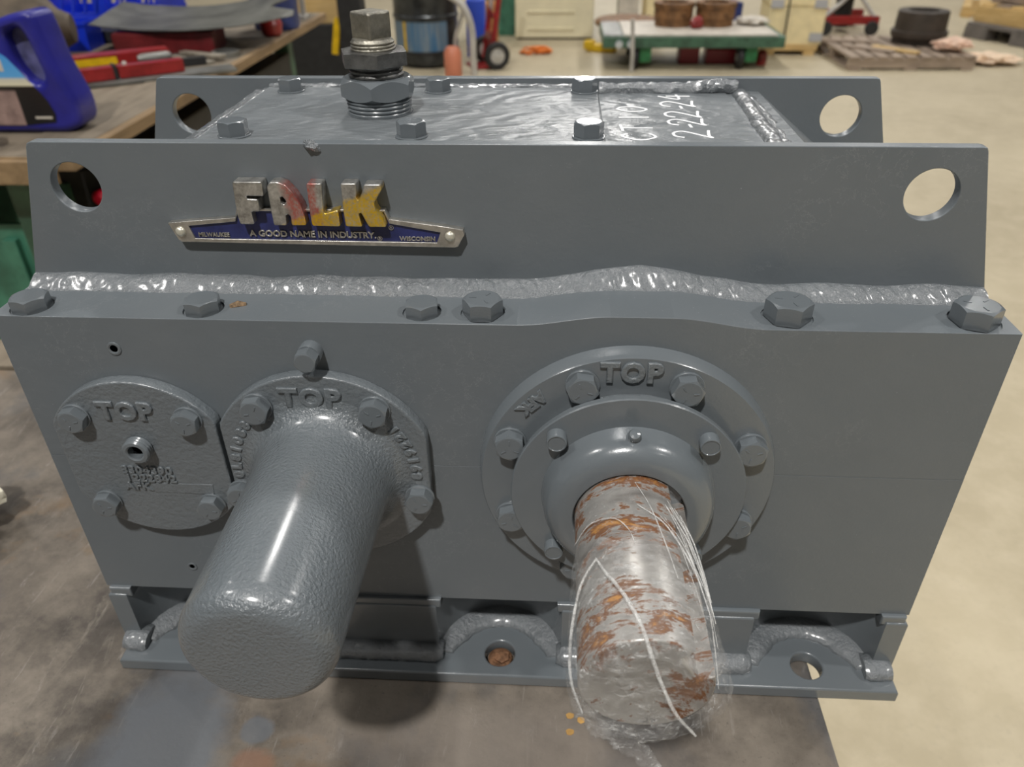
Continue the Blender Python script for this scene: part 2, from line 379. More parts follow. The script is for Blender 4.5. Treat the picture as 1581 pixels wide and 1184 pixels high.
def hexhead(af, h, seg=60, chamf=0.5, washer=0.0, wr=0.0, neck=0.0, marks=0):
    """hex head along +z, seat at 0; af = across flats"""
    ri = af/2; V = []; F = []
    def rh(a):
        a = (a + PI/6) % (PI/3) - PI/6
        return ri/math.cos(a)
    z0 = washer
    rings = []
    for kind in range(4):
        row = []
        for i in range(seg):
            a = 2*PI*i/seg; r = rh(a)
            if kind == 0: p = (r*0.985, z0)
            elif kind == 1: p = (r, z0+h*0.06)
            elif kind == 2: p = (r, z0+h-chamf*(r-ri*0.955))
            else: p = (ri*0.93, z0+h)
            row.append(len(V)); V.append((p[0]*math.cos(a), p[0]*math.sin(a), p[1]))
        rings.append(row)
    for j in range(3):
        for i in range(seg):
            k = (i+1) % seg; F.append([rings[j][i], rings[j][k], rings[j+1][k], rings[j+1][i]])
    F.append(rings[3]); F.append(rings[0][::-1])
    g = (V, F)
    if washer: g = join(g, lathe([(wr*0.97, -0.0005), (wr, washer*0.3), (wr, washer*0.8), (wr*0.96, washer)], 40))
    for i in range(marks):
        a = 2*PI*i/marks + 0.5
        g = join(g, tf(box(ri*0.35, ri*0.72, -af*0.022, af*0.022, z0+h-0.0003, z0+h+0.0005), rz=a))
    return g
def mesh(name, g, smooth=True, ang=32):
    me = bpy.data.meshes.new(name); me.from_pydata(g[0], [], g[1]); me.update()
    bm = bmesh.new(); bm.from_mesh(me); bmesh.ops.remove_doubles(bm, verts=bm.verts, dist=1e-6)
    bmesh.ops.delete(bm, geom=[v for v in bm.verts if not v.link_faces], context='VERTS')
    bmesh.ops.recalc_face_normals(bm, faces=bm.faces); bm.to_mesh(me); bm.free()
    if smooth:
        me.set_sharp_from_angle(angle=math.radians(ang))
        me.polygons.foreach_set('use_smooth', [max(abs(q) for q in p.normal) < 0.99996 for p in me.polygons])
    return me
FRAME = {}
def part(name, g, mat, parent, loc=(0, 0, 0), rot=(0, 0, 0), sc=1.0, smooth=True, ang=32, label=None, kind=None):
    me = g if isinstance(g, bpy.types.Mesh) else mesh(name, g, smooth, ang)
    if mat is not None:
        if len(me.materials) == 0: me.materials.append(mat)
    o = bpy.data.objects.new(name, me); COL.objects.link(o)
    loc = Vector(loc)
    o.parent = parent
    o.location = loc - FRAME.get(parent, Vector((0, 0, 0))) if parent else loc
    o.rotation_euler = rot; o.scale = (sc, sc, sc)
    FRAME[o] = loc if parent else Vector((0, 0, 0))
    if label: o['label'] = label
    if kind: o['kind'] = kind
    return o
def thing(name, label, cat, loc=(0, 0, 0), rz=0.0, group=None):
    o = bpy.data.objects.new(name, None); o.empty_display_size = 0.05; COL.objects.link(o)
    o.location = loc; o.rotation_euler = (0, 0, rz); o['label'] = label; o['category'] = cat
    if group: o['group'] = group
    FRAME[o] = Vector((0, 0, 0)); return o
def single(name, g, mat, label, cat, loc=(0, 0, 0), rot=(0, 0, 0), group=None, smooth=True, ang=32, kind=None):
    o = part(name, g, mat, None, loc, rot, smooth=smooth, ang=ang); o['label'] = label; o['category'] = cat
    if group: o['group'] = group
    if kind: o['kind'] = kind
    return o
def struct(name, g, mat, smooth=False):
    o = part(name, g, mat, None, smooth=smooth); o['kind'] = 'structure'; return o
def boolean(g, cutters):
    me = mesh('tmp', g, False); ob = bpy.data.objects.new('tmp', me); COL.objects.link(ob); cs = []
    for c in cutters:
        co = bpy.data.objects.new('tmpc', mesh('tmpc', c, False)); COL.objects.link(co); cs.append(co)
        md = ob.modifiers.new('b', 'BOOLEAN'); md.object = co; md.operation = 'DIFFERENCE'; md.solver = 'EXACT'
    dg = bpy.context.evaluated_depsgraph_get(); dg.update()
    m2 = bpy.data.meshes.new_from_object(ob.evaluated_get(dg))
    V = [tuple(v.co) for v in m2.vertices]; F = [list(p.vertices) for p in m2.polygons]
    for o in [ob]+cs: bpy.data.objects.remove(o)
    bpy.data.meshes.remove(m2)
    return V, F

M_BARS = simple('dull_flat_bar', (0.30, 0.27, 0.215), 0.5, 0.2, 0.3, 20)
M_SHEET = simple('dull_bent_sheet', (0.105, 0.105, 0.092), 0.5, 0.2, 0.4, 6, 0.1, 30)
M_DKRED = simple('dark_red_steel', (0.13, 0.012, 0.014), 0.4, 0.0, 0.35, 14)
# ------------------------------------------------------------------ the hall
struct('floor', box(-14, 16, -6, 34, -0.1, 0), M_FLOOR)
struct('wall_back', box(-14, 16, 34, 34.2, 0, 8.5), M_WALL)

struct('unseen_dark_wall', box(-14, 16, -6.2, -6, 0, 8.5), simple('unseen_wall_dark', (0.10, 0.10, 0.10), 0.8))  # unseen wall added behind the camera, dark to cut bounce light
# the steel bench the gear drive stands on (top z = 0.75)
BT = 0.75
b = thing('steel_workbench', 'worn brown steel workbench carrying the grey gear drive', 'workbench', (-0.8, 0.2, 0))
def bl(x0, x1, y0, y1, z0, z1, bev=0): return box(x0+0.8, x1+0.8, y0-0.2, y1-0.2, z0, z1, bev)
part('tabletop', bl(-2.0, 0.3236, -1.5, 0.535, 0.728, BT, 0.002), M_BENCH, b)  # near end lengthened out of view to cut floor bounce on the housing
part('edge_timber', bl(-2.0, 0.3236, 0.55, 0.64, 0.69, 0.749, 0.004), M_WOODB, b, label='weathered timber beam along the back edge')
for x in (-1.9, 0.24):
    for y in (-1.4, 0.45): part('leg', bl(x-0.035, x+0.035, y-0.035, y+0.035, 0, 0.728, 0.003), M_DKGREEN, b)
part('apron', bl(-1.9, 0.24, -1.41, -1.39, 0.63, 0.728), M_DKGREEN, b)
# patches of grey paint spilt on the bench top
def blob(cx, cy, rx, ry, sd, n=40, amp=0.28):
    return [(cx+rx*math.cos(t)*(1+amp*noise.noise(Vector((math.cos(t)*1.5, math.sin(t)*1.5, sd)))), cy+ry*math.sin(t)*(1+amp*noise.noise(Vector((math.cos(t)*1.5, math.sin(t)*1.5, sd+9))))) for t in [2*PI*i/n for i in range(n)]]
M_OCHRE = simple('ochre_paint_drip', (0.50, 0.29, 0.09), 0.6, 0, 0.2, 60)
for cx, cy in ((0.0749, -0.0642), (0.0856, -0.0685), (0.0748, -0.0814)):
    part('paint_drip', plate([blob(cx+0.8, cy-0.2, 0.004, 0.0035, cx*90, 20, 0.3)], BT-0.0002, BT+0.0005, 'xy'), M_OCHRE, b, label='ochre paint drip')

# ------------------------------------------------------------------ the gear drive. Authored with y=0 at the housing front, z=0 at the ledge top
GO = Vector((0, -0.17, 0.402))
gd = thing('gear_drive', 'grey painted industrial gear drive with two shaft covers on steel bench', 'gear drive', (0, 0.17, BT))
def gp(name, g, mat, parent=None, loc=(0, 0, 0), **kw):
    return part(name, g, mat, parent if parent else gd, GO+Vector(loc), **kw)

# base plate with bolt holes
HX = (-0.316, 0.002, 0.3155)
holes = [circ(x, -0.0055, 0.0155) for x in HX] + [circ(x, 0.3735, 0.0155) for x in HX]
gp('base_plate', plate([[(-0.393, -0.033), (0.398, -0.033), (0.398, 0.401), (-0.393, 0.401)]] + holes, -0.402, -0.387, 'xy', 0.0020), P_SMOOTH)
# lower bar with the milled wrench pockets
def bar(flip):
    o = [(-0.398, -0.006)]
    R = 0.0635
    for x in HX:
        a = math.asin((0.014-0.006)/R)
        o += [(x+R*math.cos(t), -0.014+R*math.sin(t)) for t in [PI-a-(PI-2*a)*i/24 for i in range(25)]]
    o += [(0.399, -0.006), (0.399, 0.07), (-0.398, 0.07)]
    if flip: o = [(x, 0.368-y) for x, y in o][::-1]
    return plate([o], -0.390, -0.3185, 'xy', 0.002)
gp('lower_bar', bar(False), P_SMOOTH); gp('lower_bar', bar(True), P_SMOOTH)
# weld between bar and base plate, stepping round the pockets
def weldline():
    segs = []
    xs = [-0.396] + [q for x in HX for q in (x-0.058, x+0.058)] + [0.397]
    for i in range(0, len(xs), 2):
        segs.append(xs[i:i+2])
    return segs
for a, c in weldline():
    n = max(6, int((c-a)/0.002)); short = c-a < 0.04
    if short: a, c = (a+0.001, c+0.004) if a < 0 else (a-0.004, c-0.001)
    pts = [(a+(c-a)*i/n, -0.0065, -0.3835) for i in range(n+1)]
    rr = [0.0160*(0.88+0.12*min(1, min(i, n-i)/2.0)) if short else 0.0145*(0.72+0.28*min(1, min(i, n-i)/4.0)) for i in range(n+1)]
    gp('weld_bead', tube(pts, rr, 18, 0.09 if short else 0.07, 180, flat=0.62 if short else 0.80), P_WELD, ang=80)
for x in HX:
    pts = [(x+0.0605*math.cos(t), -0.014+0.0605*math.sin(t), -0.3872) for t in [PI*0.965-PI*0.93*i/60 for i in range(61)]]
    gp('weld_bead', tube(pts, [0.0190*(0.60+0.40*min(1, min(i, 60-i)/9.0)) for i in range(61)], 20, 0.06, 220, flat=0.50), P_WELD, ang=80)
    pts = [(x, 0.3735, -0.398+0.004*i) for i in range(3)]
g = join(lathe([(0.0125, -0.4015), (0.0125, -0.396), (0.010, -0.3945)], 24, c=(HX[1], -0.0045, 0)), tf(hexhead(0.014, 0.004), loc=(HX[1]+0.002, -0.005, -0.3950), rx=0.15))
gp('rusty_plug', g, M_RUSTBOLT, label='rusty bolt end inside the middle base hole')

# housing halves: front block with a hump over the main bearing
CX, CZ = 0.1145, -0.142
def hump(x):
    d = abs(x-0.118)
    if d < 0.022: return 0.0085
    if d > 0.098: return 0.0
    return 0.0085*0.5*(1+math.cos(PI*(d-0.022)/0.076))
def topline(z0=0.0):
    xs = [-0.4] + [0.015+0.206*i/60 for i in range(61)] + [0.4]
    return [(x, hump(x)+z0) for x in xs]
LB = [(-0.3755, 0.0170, 0.0265), (-0.2325, 0.0180, 0.0258), (-0.0545, 0.0190, 0.0248), (-0.0060, 0.0195, 0.0280), (0.2320, 0.0215, 0.0315), (0.3730, 0.0200, 0.0310)]
cut = [lathe([(af*0.63, -0.0018), (af*0.63, 0.02)], 40, c=(x, y, 0)) for x, y, af in LB]
upper = plate([topline()[::-1] + [(-0.4, CZ), (0.4, CZ)]], 0.0, 0.075, 'xz', 0.0006)
upper = boolean(upper, cut)
gp('upper_housing', upper, P_PLATE)
gp('lower_housing', plate([[(-0.4, -0.312), (0.4, -0.312), (0.4, CZ), (-0.4, CZ)]], 0.0, 0.075, 'xz', 0.0003), P_PLATE)
gp('upper_housing', plate([topline()[::-1] + [(-0.4, CZ), (0.4, CZ)]], 0.293, 0.368, 'xz', 0.0008), P_PLATE)
gp('lower_housing', plate([[(-0.4, -0.312), (0.4, -0.312), (0.4, CZ), (-0.4, CZ)]], 0.293, 0.368, 'xz', 0.0002), P_PLATE)
for a, c in weldline():   # chamfered strip on top of the bar
    gp('bar_ledge', plate([[(a, -0.311), (c, -0.311), (c, -0.3225), (a, -0.3225)]], -0.0045, 0.01, 'xz', 0.002), P_SMOOTH)
# end walls, sloping casing top
gp('casing', join(box(-0.39, 0.39, 0.07, 0.297, -0.388, 0.0),
                  plate([[(-0.388, -0.002), (0.388, -0.002), (0.249, 0.1075), (-0.2545, 0.1075)]], 0.0735, 0.2942, 'xz', 0.0)), P_COVER, smooth=False)
# lug plates
lug_out = [(-0.4, 0.0), (0.4, 0.0)] + [(0.3662, 0.117), (0.3648, 0.1197), (0.362, 0.1202), (-0.361, 0.1202), (-0.3645, 0.119), (-0.3662, 0.116)]
for y in (0.0634, 0.2942):
    gp('lug_plate', plate([lug_out, circ(-0.3358, 0.0839, 0.0203, 56), circ(0.3348, 0.0839, 0.0203, 56)], y, y+0.0105, 'xz', 0.0007), P_PLATE)
gp('weld_spatter', tube([(-0.144, 0.066, 0.1195), (-0.139, 0.064, 0.119), (-0.134, 0.0632, 0.117), (-0.133, 0.0628, 0.114)], [0.002, 0.004, 0.003, 0.0012], 10, 0.7, 500), P_WELD)
# fillet weld along ledge
def ledge_weld(yc, s):
    V = []; F = []; n = 420; m = 12
    for i in range(n+1):
        x = -0.397 + 0.794*i/n
        z0 = hump(x)
        wd = 0.0205*(1+0.10*noise.noise(Vector((x*30, 1, 0)))); ht = 0.0095*(1+0.25*noise.noise(Vector((x*24, 7, 0)))) + (0.006 if abs(x-0.12) < 0.05 else 0)*max(0, 1-abs(x-0.12)/0.05)
        for k in range(m+1):
            t = k/m
            y = yc - s*wd*(1-t)
            z = z0 + ht*(t**1.15)*(1.0+0.35*math.sin(PI*t)) - 0.0008
            q = Vector((x, y, z))
            z += 0.0011*noise.noise(q*190)*math.sin(PI*t) + 0.0007*math.sin(x*520+6*t)*math.sin(PI*t)*(1 if x > -0.2 else 0.2)
            V.append((x, y, z))
        V.append((x, yc+s*0.001, z0-0.003))
    w_ = m+2
    for i in range(n):
        for k in range(w_):
            q = (k+1) % w_
            F.append([i*w_+k, i*w_+q, (i+1)*w_+q, (i+1)*w_+k])
    F.append(list(range(w_))); F.append([n*w_+k for k in range(w_)][::-1])
    return V, F
wl = ledge_weld(0.0638, 1)
wcut = [lathe([(af*0.63, -0.0016), (af*0.63, 0.03)], 40, c=(x, y, 0)) for x, y, af in LB]
gp('ledge_weld', boolean(wl, wcut), P_WELD, ang=60)
gp('ledge_weld', ledge_weld(0.3043, -1), P_WELD, ang=60)
# ledge bolts
for i, (x, y, af) in enumerate(LB):
    gp('ledge_bolt', hexhead(af, af*0.50, marks=3 if i > 2 else 0), P_SMOOTH, loc=(x, y, hump(x)-0.002 + (0.001 if i > 2 else -0.001)), rot=(0.0, 0, (0.30, 0.28, 0.12, 0.50, 0.30, 0.16)[i]), ang=25)
gp('chipped_paint', tube([(-0.212, 0.022, 0.0), (-0.206, 0.024, 0.0005), (-0.2, 0.026, 0.0)], [0.002, 0.0035, 0.002], 8, 0.6, 500), simple('brown_grit', (0.20, 0.13, 0.07), 0.8, 0, 0.5, 300), label='lump of brown grit on the ledge')

# top cover plate and its bolts
gp('inspection_cover', plate([[(-0.2455, 0.0785), (0.0865, 0.0785), (0.0885, 0.287), (-0.2455, 0.287)]], 0.1065, 0.1125, 'xy', 0.0008), P_COVER)
ic = gp('roof_plate', plate([[(0.0890, 0.0745), (0.2150, 0.0745), (0.2150, 0.2935), (0.0890, 0.2935)]], 0.1045, 0.1085, 'xy', 0.0006), P_COVER)
ch = mesh('cover_bolt', hexhead(0.0215, 0.0115, washer=0.0016, wr=0.0135), ang=25)
for j, y in enumerate((0.1115, 0.2700)):
    for i, x in enumerate((-0.2170, -0.0690, 0.0752)):
        gp('cover_bolt', ch, P_SMOOTH, loc=(x, y, 0.1122), rot=(0, 0, (0.1, 0.45, 0.7, 0.25, 0.5, 0.6)[i+3*j]))
# welds round the roof
gp('roof_weld', tube([(-0.245+0.004*i, 0.2905, 0.1115) for i in range(84)], 0.0042, 10, 0.35, 140), P_WELD)
gp('roof_weld', tube([(0.09+0.003*i, 0.2880, 0.1095+0.0045*math.exp(-((0.09+0.003*i-0.205)/0.02)**2)) for i in range(46)], [0.0075]*46, 12, 0.28, 150), P_WELD)
gp('roof_weld', tube([(0.224+0.00006*i, 0.076+0.003*i, 0.1035) for i in range(72)], 0.0090, 12, 0.16, 90), P_WELD)
gp('roof_weld', tube([(0.2365, 0.076+0.003*i, 0.099) for i in range(72)], 0.0095, 12, 0.10, 60), P_WELD)
gp('roof_weld', tube([(-0.2475, 0.076+0.003*i, 0.1085) for i in range(71)], 0.0042, 10, 0.22, 120), P_WELD)
gp('roof_weld', tube([(-0.2560, 0.076+0.003*i, 0.1025) for i in range(72)], 0.0080, 10, 0.12, 80), P_WELD)
# marker writing on the roof plate: baseline runs away from the camera
STR = {'2': [[(0.0, .75), (.12, .98), (.4, 1), (.55, .78), (.4, .5), (0, .02), (.2, .06), (.62, 0)]], '4': [[(.42, 1), (.05, .4), (.6, .4)], [(.42, .75), (.42, -.02)]],
       '-': [[(.12, .42), (.4, .45)]], 'C': [[(.55, .85), (.3, 1), (.05, .65), (.05, .3), (.28, 0), (.55, .15)]], 'T': [[(0, .95), (.6, 1)], [(.3, 1), (.3, 0)]],
       '1': [[(.2, 1), (.22, 0)]], '0': [[(.3, 1), (.06, .6), (.12, .15), (.34, 0), (.55, .4), (.5, .85), (.3, 1)]], ' ': []}
def write(s, x0, y0, h, adv, sx):
    g = ([], []); y = y0
    for ch_ in s:
        for st in STR[ch_]:
            pts = [(x0-v*h, y+u*sx, 0.1087) for u, v in st]
            g = join(g, tube(smoothpts(pts, 6), 0.0013, 8, 0.15, 700, flat=0.25))
        y += adv*(0.45 if ch_ in ' -' else 1)
    return g
part('marker_writing', write('CT 10', 0.1310, 0.118, 0.027, 0.026, 0.034), M_CHALK, ic, GO, label='white handwritten CT 10')
part('marker_writing', write('2-22-24', 0.1770, 0.126, 0.030, 0.0262, 0.034), M_CHALK, ic, GO, label='white handwritten date 2-22-24')

# breather stack
BX, BY = -0.1105, 0.190
br = gp('breather', lathe([(0.029, 0.1120), (0.0295, 0.1135)], 40, c=(BX, BY, 0)), P_SMOOTH)
def threads(r0, r1, z0, z1, n, d=0.0011):
    pr = []
    for i in range(n):
        for t, q in ((0.0, -d), (0.35, 0), (0.65, 0), (1.0, -d)):
            u = (i+t)/n; pr.append((r0+(r1-r0)*u+q, z0+(z1-z0)*u))
    return pr
def bp_(name, g, mat, **kw): return part(name, g, mat, br, GO, **kw)
bp_('lower_thread', lathe(threads(0.0282, 0.0295, 0.1125, 0.1262, 4), 64, c=(BX, BY, 0)), P_SMOOTH, ang=20)
hx = hexhead(0.062, 0.021, 72, 0.55)
hx2 = ([(x, y, z) for x, y, z in hx[0]], hx[1])
low = ([(x, y, min(z, 1) + 0) for x, y, z in hx2[0]], hx2[1])
# double-chamfered hex of the big bushing
def hexdouble(af, h, seg=72):
    ri = af/2; V = []; F = []
    def rh(a): a = (a + PI/6) % (PI/3) - PI/6; return ri/math.cos(a)
    rows = []
    for kind in range(4):
        row = []
        for i in range(seg):
            a = 2*PI*i/seg; r = rh(a); e = 0.75*(r-ri*0.985)
            p = [(ri*0.96, 0), (r, e), (r, h-e*1.3), (ri*0.95, h)][kind]
            row.append(len(V)); V.append((p[0]*math.cos(a), p[0]*math.sin(a), p[1]))
        rows.append(row)
    for j in range(3):
        for i in range(seg):
            k = (i+1) % seg; F.append([rows[j][i], rows[j][k], rows[j+1][k], rows[j+1][i]])
    F.append(rows[3]); F.append(rows[0][::-1]); return V, F
bp_('hex_bushing', tf(hexdouble(0.0595, 0.0175), loc=(BX, BY, 0.1262), rz=0.03), P_SMOOTH, ang=20)
bp_('upper_thread', lathe(threads(0.0240, 0.0228, 0.1435, 0.1545, 3), 56, c=(BX, BY, 0)), M_STEEL_D, ang=20)
bp_('hex_reducer', tf(hexhead(0.0535, 0.0120, 60, 0.15), loc=(BX-0.001, BY, 0.1535), rz=0.30), M_STEEL_D, ang=20)
bp_('plug_thread', lathe(threads(0.0195, 0.0188, 0.1650, 0.1730, 3, 0.0009)+[(0.0170, 0.1745), (0.0150, 0.1755)], 48, c=(BX-0.001, BY, 0)), M_STEEL, ang=20)
sq = box(-0.0125, 0.0125, -0.0125, 0.0125, 0, 0.0225, 0.0028, 3)
bp_('square_plug', tf(sq, loc=(BX-0.001, BY, 0.1735), rz=0.92), M_STEEL, ang=40, label='square steel plug on top of the breather')

# shared cap screw (head axis +z -> turned to face -y)
RXF = (PI/2, 0, 0)
CS = mesh('cap_screw', hexhead(0.0205, 0.0085, washer=0.0022, wr=0.0126, marks=3), ang=25)
def screw(parent, x, z, y, rot=0.0, sc=1.0):
    o = part('cap_screw', CS, P_SMOOTH, parent, GO+Vector((x, y, z)), rot=(PI/2, rot, 0), sc=sc); return o

# flat end cover with the pipe nipple
c1 = gp('end_cover', plate([flatcirc(-0.303, -0.1365, 0.0830, 0.0735, 0.0700)], -0.012, 0.0, 'xz', 0.0016), P_CAST)
for k, (dx, dz) in enumerate(((-0.0485, 0.0475), (0.0485, 0.0475), (-0.0485, -0.0475), (0.0485, -0.0475))):
    screw(c1, -0.3035+dx, -0.1365+dz, -0.0118, (0.3, 0.1, 0.4, 0.55)[k])
part('raised_lettering', text('TOP', 0.0235, -0.0142, -0.011, (-0.3075, -0.0830), 0, bev=0.0011, bold=0.0004, sx=0.95, space=1.15), P_CAST, c1, GO, label='raised cast letters TOP')
for s, x, z, sz in (('8304390', -0.3065, -0.1465, 0.0115), ('1222842', -0.3050, -0.1555, 0.0115), ('AFK', -0.3190, -0.1650, 0.0115)):
    part('raised_lettering', text(s, sz, -0.0136, -0.0115, (x, z), -0.02, bev=0.0004, bold=0.0001, sx=1.06, space=1.1), P_CAST, c1, GO)
part('raised_tag', plate([[(-0.3045, -0.1610), (-0.2500, -0.1610), (-0.2510, -0.1725), (-0.3050, -0.1715)]], -0.0126, -0.0115, 'xz', 0.0004), P_CAST, c1, GO)
# nipple: threaded hollow stub
pr = [(0.0066, -0.013), (0.0066, -0.0205), (0.0080, -0.0216), (0.0106, -0.0213)]
for i in range(3): pr += [(0.0112, -0.0206+0.0030*i), (0.0121, -0.0196+0.0030*i), (0.0121, -0.0188+0.0030*i), (0.0112, -0.0178+0.0030*i)]
pr += [(0.0116, -0.0115)]
NX, NZ = -0.3055, -0.1205
part('pipe_nipple', lathe(pr, 36, 'y', (NX, 0, NZ)), P_SMOOTH, c1, GO, ang=20)
part('nipple_bore', lathe([(0.0068, -0.0130), (0.0001, -0.0129)], 24, 'y', (NX, 0, NZ)), M_DARK, c1, GO)

# closed shaft guard: flange and long round cap
SX, SZ = -0.1437, -0.142
c2 = gp('shaft_cover_flange', plate([flatcirc(SX, SZ, 0.0985, 0.0862, 0.0895)], -0.012, 0.0, 'xz', 0.0018), P_CAST)
for k in range(5):
    a = math.radians(54-72*k+0) if False else math.radians(90-36-72*k)
    screw(c2, SX+0.0835*math.cos(a), SZ+0.0835*math.sin(a), -0.0118, 0.2+0.3*k, 1.06)
prof = [(0.0800, -0.0115), (0.0720, -0.0130), (0.0660, -0.0160), (0.0615, -0.0210), (0.0585, -0.0280), (0.0572, -0.0380), (0.0562, -0.0600), (0.0555, -0.1200), (0.0549, -0.1860)]
for i in range(1, 10):
    a = PI/2*i/9
    prof.append((0.0549-0.016*(1-math.cos(a)), -0.1870-0.0185*math.sin(a)))
prof += [(0.030, -0.2060), (0.015, -0.2063), (0.0, -0.2063)]
part('shaft_cap', lathe(prof, 96, 'y', (SX, 0, SZ)), P_PEEL, c2, GO, ang=60, label='long round closed shaft cap')
part('raised_lettering', text('TOP', 0.0235, -0.0142, -0.011, (-0.1468, -0.0650), 0, bev=0.0011, bold=0.0004, sx=1.02, space=1.15), P_CAST, c2, GO, label='raised cast letters TOP')
def arctext(s, parent, cx, cz, r, a0, da, size, y0, y1, flip=0.0):
    g = ([], [])
    for i, ch_ in enumerate(s):
        a = math.radians(a0+da*i)
        g = join(g, text(ch_, size, y0, y1, (cx+r*math.cos(a), cz+r*math.sin(a)), a-PI/2+flip, bev=0.0008, bold=0.0003))
    part('raised_lettering', g, P_CAST, parent, GO)
arctext('0L81088', c2, SX, SZ, 0.0790, 184, -6.9, 0.0115, -0.0138, -0.0115)
arctext('1229198', c2, SX, SZ, 0.0790, 37, -6.4, 0.0115, -0.0138, -0.0115, PI)
# plug screw above it
gp('vent_plug', join(tf(hexhead(0.0165, 0.0105, washer=0.010, wr=0.0098), loc=(0, 0, 0))), P_SMOOTH, loc=(-0.1430, 0.0, -0.0265), rot=(PI/2, 0.25, 0), ang=25)
# two small drilled plugs on the front face
for x, z, r in ((-0.3067, -0.0285, 0.0062), (-0.3027, -0.2796, 0.0050)):
    pg = gp('drilled_plug', lathe([(r*0.52, 0.0035), (r*0.52, -0.0004), (r*0.72, -0.0010), (r*0.95, -0.0008), (r, 0.001)], 28, 'y', (x, 0, z)), P_SMOOTH)
    part('drilled_hole', lathe([(r*0.55, -0.0001), (0.0001, -0.0001)], 20, 'y', (x, 0, z)), M_DARK, pg, GO)

# main bearing flange, hub ring, seal dome
c3 = gp('bearing_flange', lathe([(0.126, 0.001), (0.1255, -0.003), (0.1235, -0.0125), (0.1225, -0.0140), (0.080, -0.0142)], 128, 'y', (CX, 0, CZ)), P_SMOOTH)
hubp = []
NSEG = 144
V = []; F = []
def hubr(a):   # notches where the cap screws sit
    r = 0.0900
    for k in range(8):
        t = math.radians(22.5+45*k); d = (a-t+PI) % (2*PI) - PI
        q = 0.106*math.cos(d)-math.sqrt(max(0, 0.0148**2-(0.106*math.sin(d))**2)) if abs(0.106*math.sin(d)) < 0.0148 and math.cos(d) > 0 else 1
        r = min(r, q)
    return r
hub = plate([[(CX+hubr(2*PI*i/288)*math.cos(2*PI*i/288), CZ+hubr(2*PI*i/288)*math.sin(2*PI*i/288)) for i in range(288)]], -0.0262, -0.012, 'xz', 0.0)
part('hub', hub, P_CAST, c3, GO)
part('seal_plate', lathe([(0.0955, -0.0255), (0.0968, -0.0262), (0.0970, -0.0310), (0.0962, -0.0322), (0.06, -0.0324)], 128, 'y', (CX, 0, CZ)), P_SMOOTH, c3, GO)
for k in range(8):
    a = math.radians(22.5+45*k)
    screw(c3, CX+0.106*math.cos(a), CZ+0.106*math.sin(a), -0.0138, 0.15+0.27*k, 1.10)
part('seal_housing', lathe([(0.0715, -0.0318), (0.0712, -0.0345), (0.0700, -0.0410), (0.0690, -0.0470), (0.0665, -0.0530), (0.0620, -0.0570), (0.0570, -0.0590), (0.0520, -0.0596), (0.0460, -0.0598), (0.0452, -0.0590), (0.0450, -0.050)], 128, 'y', (CX, 0, CZ)), P_SMOOTH, c3, GO, ang=40)
sm = mesh('seal_screw', lathe([(0.0082, 0.0), (0.0082, 0.0085), (0.0078, 0.0097), (0.0070, 0.0099), (0.0066, 0.0092), (0.0001, 0.0092)], 28), ang=30)
for k in range(4):
    a = math.radians(45+90*k)
    part('seal_screw', sm, P_SMOOTH, c3, GO+Vector((CX+0.0845*math.cos(a), -0.0322, CZ+0.0845*math.sin(a))), rot=RXF)
zk = lathe([(0.0062, 0.0), (0.0062, 0.003), (0.0048, 0.004), (0.0044, 0.0045), (0.0049, 0.0055), (0.0049, 0.0085), (0.0040, 0.0105), (0.0018, 0.0112), (0.0001, 0.0112)], 24)
part('grease_nipple', zk, P_SMOOTH, c3, GO+Vector((CX-0.0005, -0.0430, CZ+0.0675)), rot=(0.55, 0, 0), ang=25)
part('raised_lettering', text('TOP', 0.0230, -0.0168, -0.0135, (0.1113, -0.0325), 0, bev=0.0011, bold=0.0004, sx=0.98, space=1.15), P_CAST, c3, GO, label='raised cast letters TOP')
part('raised_lettering', text('AFK', 0.0140, -0.0160, -0.0135, (0.0345, -0.0625), math.radians(44+180), bev=0.0008, bold=0.0003), P_CAST, c3, GO)

# output shaft with keyway
kw_c = math.radians(90-57)
o = []
R = 0.0438
for i in range(120):
    a = 2*PI*i/120; d = (a-kw_c+PI) % (2*PI) - PI
    x, z = R*math.cos(d), R*math.sin(d)
    if abs(z) < 0.0115 and x > 0: x = R-0.0125
    o.append((x, z))
pts = [(x*math.cos(kw_c)-z*math.sin(kw_c)+CX, x*math.sin(kw_c)+z*math.cos(kw_c)+CZ) for x, z in o]
gp('output_shaft', plate([pts], -0.2120, -0.0100, 'xz', 0.0018), M_SHAFT, ang=30, label='rusty steel output shaft with a keyway')

# nameplate
NPo = [(-0.2643, 0.057), (-0.2480, 0.0588), (-0.2074, 0.0622), (-0.205, 0.070), (-0.085, 0.070), (-0.0822, 0.0622), (-0.040, 0.0568), (-0.0235, 0.054), (-0.0225, 0.050), (-0.0281, 0.0396), (-0.031, 0.0388), (-0.2563, 0.0408), (-0.2590, 0.0425)]
NPi = [(-0.2477, 0.0548), (-0.2079, 0.0589), (-0.204, 0.068), (-0.086, 0.068), (-0.0826, 0.0586), (-0.0418, 0.0516), (-0.0452, 0.0428), (-0.2447, 0.0440)]
npl = gp('nameplate', plate([NPo, NPi[::-1]], 0.0568, 0.0634, 'xz', 0.0005), M_CHROME, label='chrome nameplate with blue enamel and raised letters FALK')
part('blue_field', plate([[(x*0.999-0.0001, z) for x, z in NPi]], 0.0585, 0.0632, 'xz', 0.0), M_BLUE, npl, GO, label='dark blue enamel field')
